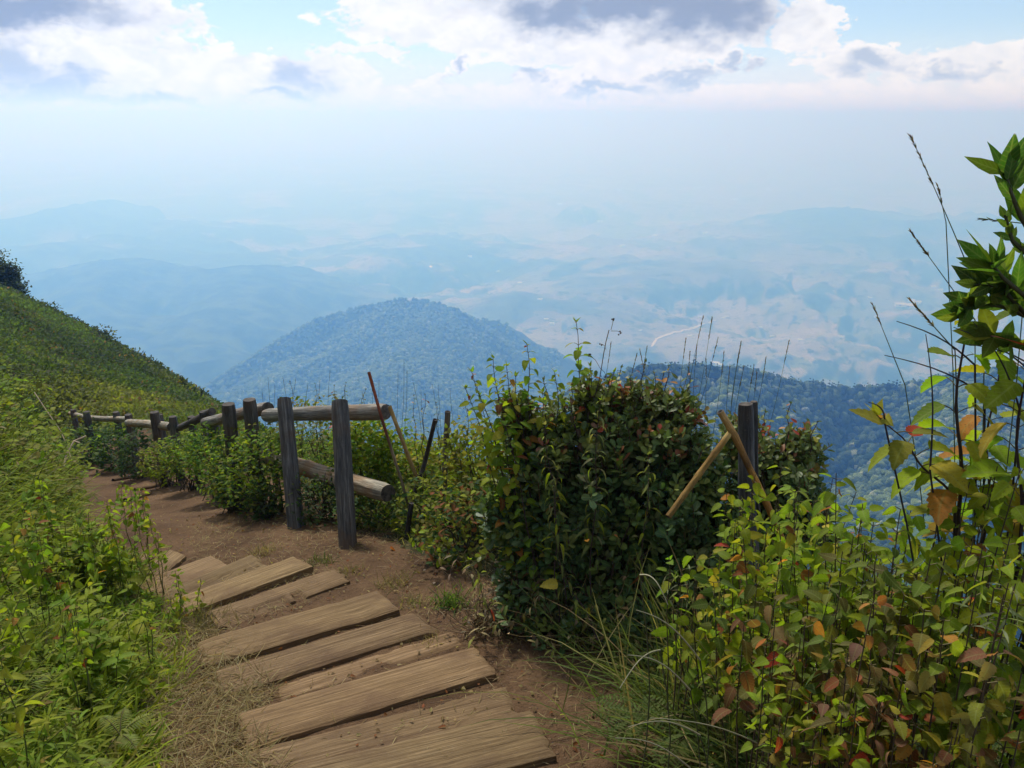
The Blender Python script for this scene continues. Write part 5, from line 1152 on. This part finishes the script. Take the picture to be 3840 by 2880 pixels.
def grass_clump(label, px, py, t, n, L, W, seed, pal, fan=(-.9, .3), lean=.5, group='long grass clumps in the right foreground', rad=.12, droop=(.15, .6)):
    r_ = np.random.default_rng(seed); p = hit(px, py)
    if t is not None: k = np.linalg.norm(p - CAM) / np.linalg.norm(P(px, py, t) - CAM); L *= k; W *= k ** .5; rad *= k
    e = empty('grass_clump', p, label, 'grass', group)
    mb = MB(); x = p[0] + r_.normal(0, rad, n); y = p[1] + r_.normal(0, rad, n)
    grass_mass(mb, x, y, L, W, pal, r_, lean, droop, wind=fan)
    mb.build('blades', M_GRASS, e); return e
GP = [(4, (.11, .155, .025)), (4, (.07, .12, .022)), (1, (.24, .24, .07)), (1, DRY)]
for q, (px, py, t, n, L, fan, lab) in enumerate([(690, 710, 2.3, 210, .40, (-.35, -.1), 'large fountain of long green grass beside the bare soil'), (735, 760, 2.0, 190, .40, (-.4, -.1), 'long grass clump leaning left over the bottom edge'),
                                                  (690, 650, 3.0, 110, .30, (-.3, -.3), 'shaded grass clump at the foot of the dark bush'), (800, 800, 1.8, 120, .45, (-.9, 0), 'grass clump in the bottom middle right'),
                                                  (725, 650, 2.6, 100, .36, (-.5, 0), 'grass clump with arching blades under the silvery weed'), (880, 800, 1.6, 90, .3, (-.3, 0), 'thin grass clump at the bottom right'), (980, 820, 1.5, 90, .3, (0, 0), 'thin grass clump in the bottom right corner')]):
    grass_clump(lab, px, py, t, n, L, .006, 800 + q, GP, fan)
# long pale single stalks over the grasses
for q, (a, b, c, d) in enumerate([(628, 727, 700, 735), (650, 718, 780, 755), (628, 655, 690, 690), (620, 688, 660, 650), (668, 605, 640, 575), (760, 720, 770, 775), (636, 610, 700, 660), (615, 738, 690, 768)]):
    f = P(c, d, 2.1); A = P(a, b, 2.0); e = empty('dry_stalk', ground_at(f), ['long pale stalk lying out over the bare soil', 'pale stalk slanting across the bottom grasses', 'dry stalk leaning left below the dark bush', 'bent pale stalk left of the long grass', 'pale stalk tip against the dark bush', 'short pale seed stalk standing near the bottom', 'white tipped stalk against the dark bush', 'lowest pale stalk at the bottom edge'][q], 'stalk', 'pale dry stalks over the long grass')
    u = np.linspace(0, 1, 10)[:, None]; mb = MB(); root(mb, f, .0018, (.07, .08, .035), .05); tubes(mb, f + (A - f) * u + np.array([0, 0, .03]) * np.sin(u * pi), (.0022 * (1.1 - .6 * u[:, 0]))[None], (.34, .32, .20), 4); mb.build('stem', M_STEM, e)

# shaded ground cover under the thicket on the right
def right_cover():
    r_ = np.random.default_rng(41); mb = MB()
    x, y, d = sample_near(60000, (600, 1250), (1.2, 4.6), r_, 1.05, None, .15); x, y = x[:5200], y[:5200]
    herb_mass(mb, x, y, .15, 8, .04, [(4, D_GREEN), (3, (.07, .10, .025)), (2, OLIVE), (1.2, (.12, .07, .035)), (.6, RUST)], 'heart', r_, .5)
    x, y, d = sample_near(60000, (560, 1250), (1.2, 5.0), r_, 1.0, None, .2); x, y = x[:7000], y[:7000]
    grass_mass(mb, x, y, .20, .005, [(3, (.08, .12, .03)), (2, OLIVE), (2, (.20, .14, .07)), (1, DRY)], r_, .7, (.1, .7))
    tag(mb.build('undergrowth', [M_LEAF, M_STEM]), 'dim tangled undergrowth beneath the thicket on the right', kind='stuff')
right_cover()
def dead_tangle():
    r_ = np.random.default_rng(77); mb = MB()
    for (a, b, c, d, t, n) in ((470, 600, 560, 640, 3.9, 110), (560, 600, 660, 640, 3.75, 150), (480, 480, 540, 600, 4.0, 90)):
        px, py = r_.uniform(a, c, n), r_.uniform(b, d, n); base = np.array([P(x, y, t) for x, y in zip(px, py)]); base[:, 2] = ground_z(base[:, 0], base[:, 1])
        u = np.linspace(0, 1, 6); T = base + rdir(n, .3, 1, r_) * r_.uniform(.1, .45, n)[:, None]
        pts = base[:, None] + (T - base)[:, None] * u[None, :, None] + (.03 * np.sin(u[None] * 5 + r_.uniform(0, 6, n)[:, None]))[..., None] * np.array([1, .5, .2])
        tubes(mb, pts, (.0022 * (1 - .7 * u))[None], pick([(2, (.13, .09, .05)), (1, DRY), (1, (.06, .045, .03))], n, r_), 4)
        k = r_.integers(0, n, n * 3); leaves(mb, pts[k, r_.integers(1, 6, n * 3)], rdir(n * 3, -.9, .3, r_), UP + r_.normal(0, .4, (n * 3, 3)), .045 * r_.uniform(.5, 1.4, n * 3), .014, pick([(2, (.16, .11, .06)), (1, DRY), (1, (.08, .06, .03)), (.6, OLIVE)], n * 3, r_), 'lance', .2, .5)
    tag(mb.build('undergrowth', [M_STEM]), 'tangle of dead stems and withered leaves at the foot of the dark bush', kind='stuff')
dead_tangle()

# ------------------------------------------------------------------ plants round the fence
FP = [(3, B_GREEN), (2, D_GREEN), (2, Y_GREEN), (1, OLIVE)]
def round_shrub(label, px, py, t, r, n, leafL, seed, pal, group, aspect=.6, shape='heart', h=None):
    r_ = np.random.default_rng(seed); c = P(px, py, t); b = np.array([c[0], c[1], gz(c[0], c[1])]); e = empty('green_shrub', b, label, 'shrub', group)
    mb = MB(); d = rdir(n, -.9, 1, r_); hh = h or r; q = r_.uniform(.3, 1, n) ** .6 * (1 + .3 * vnoise(d * 2.2 + seed, seed)); pos = c + d * q[:, None] * np.array([r, r, hh]); pos[:, 2] = np.maximum(pos[:, 2], b[2] + .02)
    leaves(mb, pos, rdir(n, -.5, .8, r_), UP + r_.normal(0, .35, (n, 3)), leafL * r_.uniform(.6, 1.3, n), leafL * aspect, pick(pal, n, r_), shape, .2, r_.uniform(0, .4, n)); mb.build('foliage', M_LEAF, e)
    mb = MB(); m_ = 26; T = pos[r_.choice(n, m_, replace=False)]; u = np.linspace(0, 1, 5)
    A = b + np.stack([r_.normal(0, r * .2, m_), r_.normal(0, r * .2, m_), np.full(m_, -.05)], 1); pts = A[:, None] + (T - A)[:, None] * u[None, :, None] + .02 * np.sin(u * 5)[None, :, None]
    tubes(mb, pts, (.006 * (1 - .7 * u))[None], (.06, .05, .03), 4); mb.build('stem', M_STEM, e)
G1 = 'shrubs crowding the path side of the log fence'; G2 = 'shrubs on the valley side of the log fence'
for q, (px, py, t, r, n, ll, pal, lab) in enumerate([
    (265, 465, 6.6, .34, 1100, .045, FP, 'dense shrub filling the gap left of the second nearest post'), (235, 470, 7.1, .36, 1100, .045, FP, 'shrub under the square topped posts'),
    (212, 456, 8.1, .32, 1000, .05, [(4, B_GREEN), (2, (.06, .16, .02)), (1, Y_GREEN)], 'bright green shrub below the crooked log end'), (186, 456, 9.1, .27, 800, .05, FP, 'shrub left of the bright green one under the fence'),
    (162, 462, 9.6, .28, 700, .05, [(3, Y_GREEN), (2, OLIVE), (1, B_GREEN)], 'yellowish shrub at the foot of the thick post'), (138, 456, 11.0, .34, 700, .06, [(3, D_GREEN), (2, (.04, .06, .03))], 'dark shrub between the farther posts'),
    (112, 450, 12.4, .42, 800, .07, [(3, D_GREEN), (1, B_GREEN)], 'dark shrub below the farthest pale rail'), (90, 446, 13.2, .42, 700, .07, [(3, D_GREEN), (2, (.04, .08, .03))], 'dark shrub under the farthest posts'),
    (262, 503, 6.5, .18, 400, .045, [(3, D_GREEN), (2, (.05, .07, .03)), (1, OLIVE)], 'low dark weeds at the edge of the path before the second nearest post'), (232, 492, 7.3, .18, 400, .045, [(3, D_GREEN), (1, OLIVE)], 'low dark weeds where the path narrows'),
    (320, 500, 6.1, .22, 450, .04, [(3, D_GREEN), (2, (.06, .08, .03))], 'dark weeds between the two nearest posts'), (370, 515, 5.9, .24, 600, .045, [(2, D_GREEN), (2, OLIVE), (1, B_GREEN)], 'weeds to the right of the nearest post')]):
    round_shrub(lab, px, py, t, r, n, ll, 900 + q, pal, G1)
for q, (px, py, t, r, n, ll, pal, lab) in enumerate([
    (310, 440, 7.3, .42, 1300, .045, [(3, OLIVE), (2, B_GREEN), (1, DRY)], 'olive shrub seen between the two nearest posts'), (365, 446, 6.7, .30, 1300, .05, [(3, Y_GREEN), (3, B_GREEN), (.6, YELLOW)], 'yellow green shrub under the end of the upper rail'),
    (400, 465, 6.8, .32, 1200, .05, [(3, Y_GREEN), (3, B_GREEN), (.6, YELLOW)], 'yellow green shrub behind the bamboo pole'), (440, 475, 6.5, .34, 1400, .048, [(4, Y_GREEN), (2, OLIVE), (1.5, YELLOW), (1, B_GREEN)], 'golden green shrub around the upright stake'),
    (475, 460, 5.6, .28, 1100, .046, [(3, Y_GREEN), (2, OLIVE), (1, YELLOW)], 'golden shrub between the stake and the big bush'), (345, 470, 6.9, .36, 800, .045, FP, 'shrub behind the lower rail'),
    (425, 515, 5.7, .30, 900, .045, [(2, OLIVE), (2, Y_GREEN), (2, D_GREEN)], 'shrub at the foot of the leaning poles'), (465, 530, 5.0, .32, 1000, .045, [(2, OLIVE), (2, D_GREEN), (1, RUST), (1, Y_GREEN)], 'brownish shrub at the left foot of the big bush')]):
    round_shrub(lab, px, py, t, r, n, ll, 930 + q, pal, G2, shape='oval' if q % 2 else 'heart')
def fence_cover():
    r_ = np.random.default_rng(51); mb = MB()
    x, y, d = sample_near(90000, (60, 560), (4.6, 15), r_, 0.95, 3.6, .18); x, y, d = x[:16000], y[:16000], d[:16000]
    k = np.clip((d - .8) / .7, .25, 1)
    grass_mass(mb, x, y, .40 * k, .008, [(3, (.18, .22, .03)), (2, OLIVE), (2, (.07, .12, .03)), (1, DRY)], r_, .5, (.1, .6))
    x, y, d = sample_near(60000, (60, 560), (4.8, 14), r_, 1.2, 3.4, .15); x, y, d = x[:3200], y[:3200], d[:3200]
    herb_mass(mb, x, y, .42 * np.clip((d - .9) / .7, .3, 1), 9, .05, FP, 'heart', r_, .4)
    tag(mb.build('undergrowth', [M_LEAF, M_STEM]), 'grass and herbs growing along and behind the log fence', kind='stuff')
fence_cover()
# twigs of small leaved bush sticking up over the rails
for q, (px, py, t, ft, lab) in enumerate([(290, 382, 6.9, (298, 430, 6.9), 'reddish shoot just right of the second nearest post top'), (316, 384, 6.9, (316, 430, 6.9), 'leafy shoot above the middle of the upper rail'), (335, 386, 6.8, (332, 430, 6.8), 'leafy shoot left of the nearest post top'),
                                          (346, 383, 6.8, (342, 430, 6.8), 'leafy shoot right behind the nearest post top'), (365, 390, 6.6, (355, 430, 6.6), 'dark shoot above the rail beside the red pole'), (413, 396, 6.3, (416, 450, 6.3), 'small leaved shoot right of the bamboo pole'),
                                          (425, 395, 6.2, (422, 450, 6.2), 'small leaved shoot left of the dark stake'), (437, 403, 6.1, (438, 450, 6.1), 'shoot with a pair of leaves above the dark stake'), (466, 400, 5.5, (470, 470, 5.5), 'slim shoot right of the upright stake')]):
    leggy(lab, px, py, t, ft, (.1, .045), .038, 960 + q, pal=[(3, (.08, .11, .03)), (2, B_GREEN), (1, OLIVE)], name='leafy_shoot', group='shoots above the fence rails', red=.15, shape='oval', aspect=.5, r=.003, mat=M_WAX)

# ------------------------------------------------------------------ single plants on the left bank
for q, (px, py, t, h, ns, ll, lab) in enumerate([
    (121, 482, 5.6, .38, 3, .065, 'bright green plant leaning over the path at its bend'), (135, 490, 5.4, .36, 3, .06, 'bright plant just right of the one at the bend'), (178, 575, 4.4, .30, 4, .05, 'small round leaved plant at the tip of the left bank'),
    (38, 478, 4.6, .50, 3, .065, 'tall herb with a dark stem in the upper left bank'), (108, 512, 4.6, .40, 4, .07, 'broad leaved herb in the middle of the left bank'), (20, 520, 3.6, .40, 4, .075, 'pale broad leaved herb at the left edge'),
    (60, 540, 3.6, .40, 4, .065, 'bright herb left of the middle of the bank'), (10, 600, 3.0, .35, 4, .07, 'dark round leaved plant by the left edge'), (150, 520, 4.7, .32, 4, .055, 'herb with yellow leaves where the bank meets the path'),
    (70, 610, 2.9, .28, 3, .05, 'herb surrounded by grass in the lower left bank'), (0, 660, 2.3, .30, 3, .07, 'plant with a pointed bright leaf at the left edge'), (140, 600, 3.6, .24, 3, .045, 'low herb near the planks on the left bank')]):
    shrub(lab, px, py, t, h, ns, ll, 1000 + q, [(4, Y_GREEN), (4, B_GREEN), (.8, YELLOW)], red=.04, group='herbs standing out of the left bank', shape='heart', name='bank_herb', spread=.5, lo=.2, stemc=(.10, .12, .03), step=.03)
# dry branch and stalk sticking out of the bank
def dry_branch():
    for nm, lab, pts, r in (('dry_branch', 'pale broken branch sticking out of the left bank', [(62, 480, 7.6), (66, 455, 7.8), (74, 441, 7.9), (86, 436, 8.0)], .012), ('dry_stalk', 'long thin pale stalk arching down the left bank', [(34, 392, 8.2), (46, 410, 8.1), (60, 430, 8), (68, 448, 7.9), (72, 462, 7.8)], .006)):
        p = np.array([P(*q) for q in pts]); mb = MB(); tubes(mb, p, np.linspace(r, r * .5, len(p))[None], (.50, .38, .26), 6)
        if nm == 'dry_branch': tubes(mb, np.array([P(74, 441, 7.9), P(80, 443, 7.8)]), .006, (.5, .38, .26), 5)
        tag(mb.build(nm, M_STEM, origin=p[0]), lab, 'branch')
dry_branch()
# ferns
def fern(label, px, py, t, L, n, seed, col=(.15, .19, .04), az0=None):
    r_ = np.random.default_rng(seed); c = hit(px, py, .12)
    if c is None: c = ground_at(P(px, py, t)) + np.array([0, 0, .1])
    L *= np.linalg.norm(c - CAM) / np.linalg.norm(P(px, py, t) - CAM); e = empty('fern', c, label, 'fern', 'ferns in the undergrowth'); mb = MB(); st = MB()
    for f in range(n):
        a = (r_.uniform(0, 6.28) if az0 is None else az0 + r_.normal(0, .5)); u = np.linspace(0, 1, 20); dh = np.array([cos(a), sin(a), 0])
        ax = c + dh * (L * u)[:, None] * .85 + UP * (L * (.55 * u - .55 * u ** 2))[:, None]; tubes(st, ax, (.0018 * (1.1 - .8 * u))[None], (.09, .07, .03), 4)
        w_ = L * .22 * np.sin(np.clip(u * 1.1 + .12, 0, 1) * pi) ** .8; sd = np.array([-sin(a), cos(a), 0])
        for sg in (1, -1):
            leaves(mb, ax[1:], nrmz(sd * sg + dh * .35 - UP * .1) + np.zeros((19, 3)), np.tile(UP, (19, 1)), w_[1:] + .004, np.full(19, L * .035), vary(col, 19, .2, .1, r_), 'lance', .1, .2)
    st.build('stem', M_STEM, e); mb.build('frond', M_LEAF, e)
for q, (px, py, t, L, n, az, lab) in enumerate([(20, 700, 2.3, .16, 4, None, 'pale fern at the left edge low in the grass'), (120, 735, 2.4, .15, 4, None, 'fern in the grass at the bottom left'), (90, 760, 2.2, .15, 3, None, 'fern cut by the bottom edge on the left'),
                                                (650, 720, 2.3, .24, 4, 3.0, 'dark fern lying toward the soil on the right'), (690, 735, 2.1, .24, 4, 2.8, 'fern beneath the long grass on the right'), (930, 590, 1.7, .13, 5, None, 'light green fern in the right thicket')]):
    fern(lab, px, py, t, L, n, 1100 + q, (.22, .25, .06) if q < 3 else (.10, .14, .035), az)
# tufts between and beside the planks
for q, (px, py, n, L, W, pal, lab) in enumerate([(205, 625, 260, .13, .0035, [(3, (.22, .17, .09)), (2, (.12, .09, .045)), (1, OLIVE)], 'brown bristly tuft at the left end of the middle planks'), (262, 553, 150, .09, .003, [(3, DRY), (1, OLIVE)], 'dry straw tuft in front of the post row'),
                                                 (320, 562, 150, .07, .004, [(3, (.07, .11, .03)), (1, OLIVE)], 'green tuft beside the thick plank end'), (350, 572, 130, .07, .003, [(2, DRY), (2, OLIVE)], 'sparse tuft right of the fifth plank'), (392, 585, 160, .09, .003, [(3, DRY), (2, OLIVE)], 'tuft of dry and green grass above the raised plank end'),
                                                 (412, 603, 130, .08, .003, [(3, DRY), (2, (.1, .13, .03))], 'small dry tuft near the raised plank end'), (452, 605, 150, .12, .006, [(3, B_GREEN), (2, D_GREEN)], 'green tuft at the left foot of the bush'), (378, 612, 90, .05, .003, [(2, D_GREEN), (1, OLIVE)], 'tiny green tuft under the raised plank end'),
                                                 (300, 585, 90, .04, .003, [(3, DRY), (1, OLIVE)], 'thin tuft in the gap between two planks'), (430, 640, 90, .07, .003, [(3, DRY)], 'straw tuft beside the rounded plank end')]):
    p = hit(px, py, .0)
    grass_clump(lab, px, py, None, n, L, W, 1200 + q, pal, (0, 0), .6, 'small tufts among the planks', .05 if q else .07)
# fallen leaves that catch the eye
def one_leaf(label, px, py, t, L, col, seed, shape='heart', asp=.6):
    r_ = np.random.default_rng(seed); p = P(px, py, t) if t else hit(px, py, .015); mb = MB(); leaves(mb, p[None], rdir(1, -.6, .2, r_), UP[None] + r_.normal(0, .5, (1, 3)), L, L * asp, np.array([col]), shape, .3, .4)
    tag(mb.build('fallen_leaf', M_LEAF, origin=p), label, 'leaf')
one_leaf('large curled yellow leaf caught low in front of the dark bush', 558, 585, 3.55, .085, YELLOW, 1, 'tooth', .7)
one_leaf('orange leaf hanging in the lower middle of the dark bush', 587, 540, 3.6, .04, (.50, .20, .07), 2, 'oval')
one_leaf('thin orange leaf right of the other orange leaf in the bush', 614, 535, 3.6, .05, (.5, .14, .04), 3, 'lance', .25)
one_leaf('red brown leaf on the soil by the dry grass near the fence', 390, 548, None, .07, (.36, .08, .04), 4)
# haze: the air between here and the far hills
def build_haze():
    x0, x1, y0, y1, z0, z1 = -45000, 45000, -1500, 47500, -1400, 60
    v = [(x, y, z) for z in (z0, z1) for y in (y0, y1) for x in (x0, x1)]
    f = [(0, 2, 3, 1), (4, 5, 7, 6), (0, 1, 5, 4), (2, 6, 7, 3), (0, 4, 6, 2), (1, 3, 7, 5)]
    mb = MB(); mb.add(v, f)
    m, t = new_mat('haze_air')
    pv = t.nodes.new('ShaderNodeVolumePrincipled')
    pv.inputs['Color'].default_value = HAZE_COL + (1,); pv.inputs['Absorption Color'].default_value = (0.87, 0.77, 0.12, 1)
    pv.inputs['Density'].default_value = HAZE_D; pv.inputs['Anisotropy'].default_value = 0.5
    o = t.nodes.new('ShaderNodeOutputMaterial'); t.links.new(pv.outputs[0], o.inputs['Volume'])
    ob = mb.build('haze', m, smooth=False); tag(ob, 'pale blue haze filling the air over the valley', 'haze', kind='stuff')
HAZE_COL = (0.165, 0.40, 0.93); HAZE_D = 0.00074
build_haze()
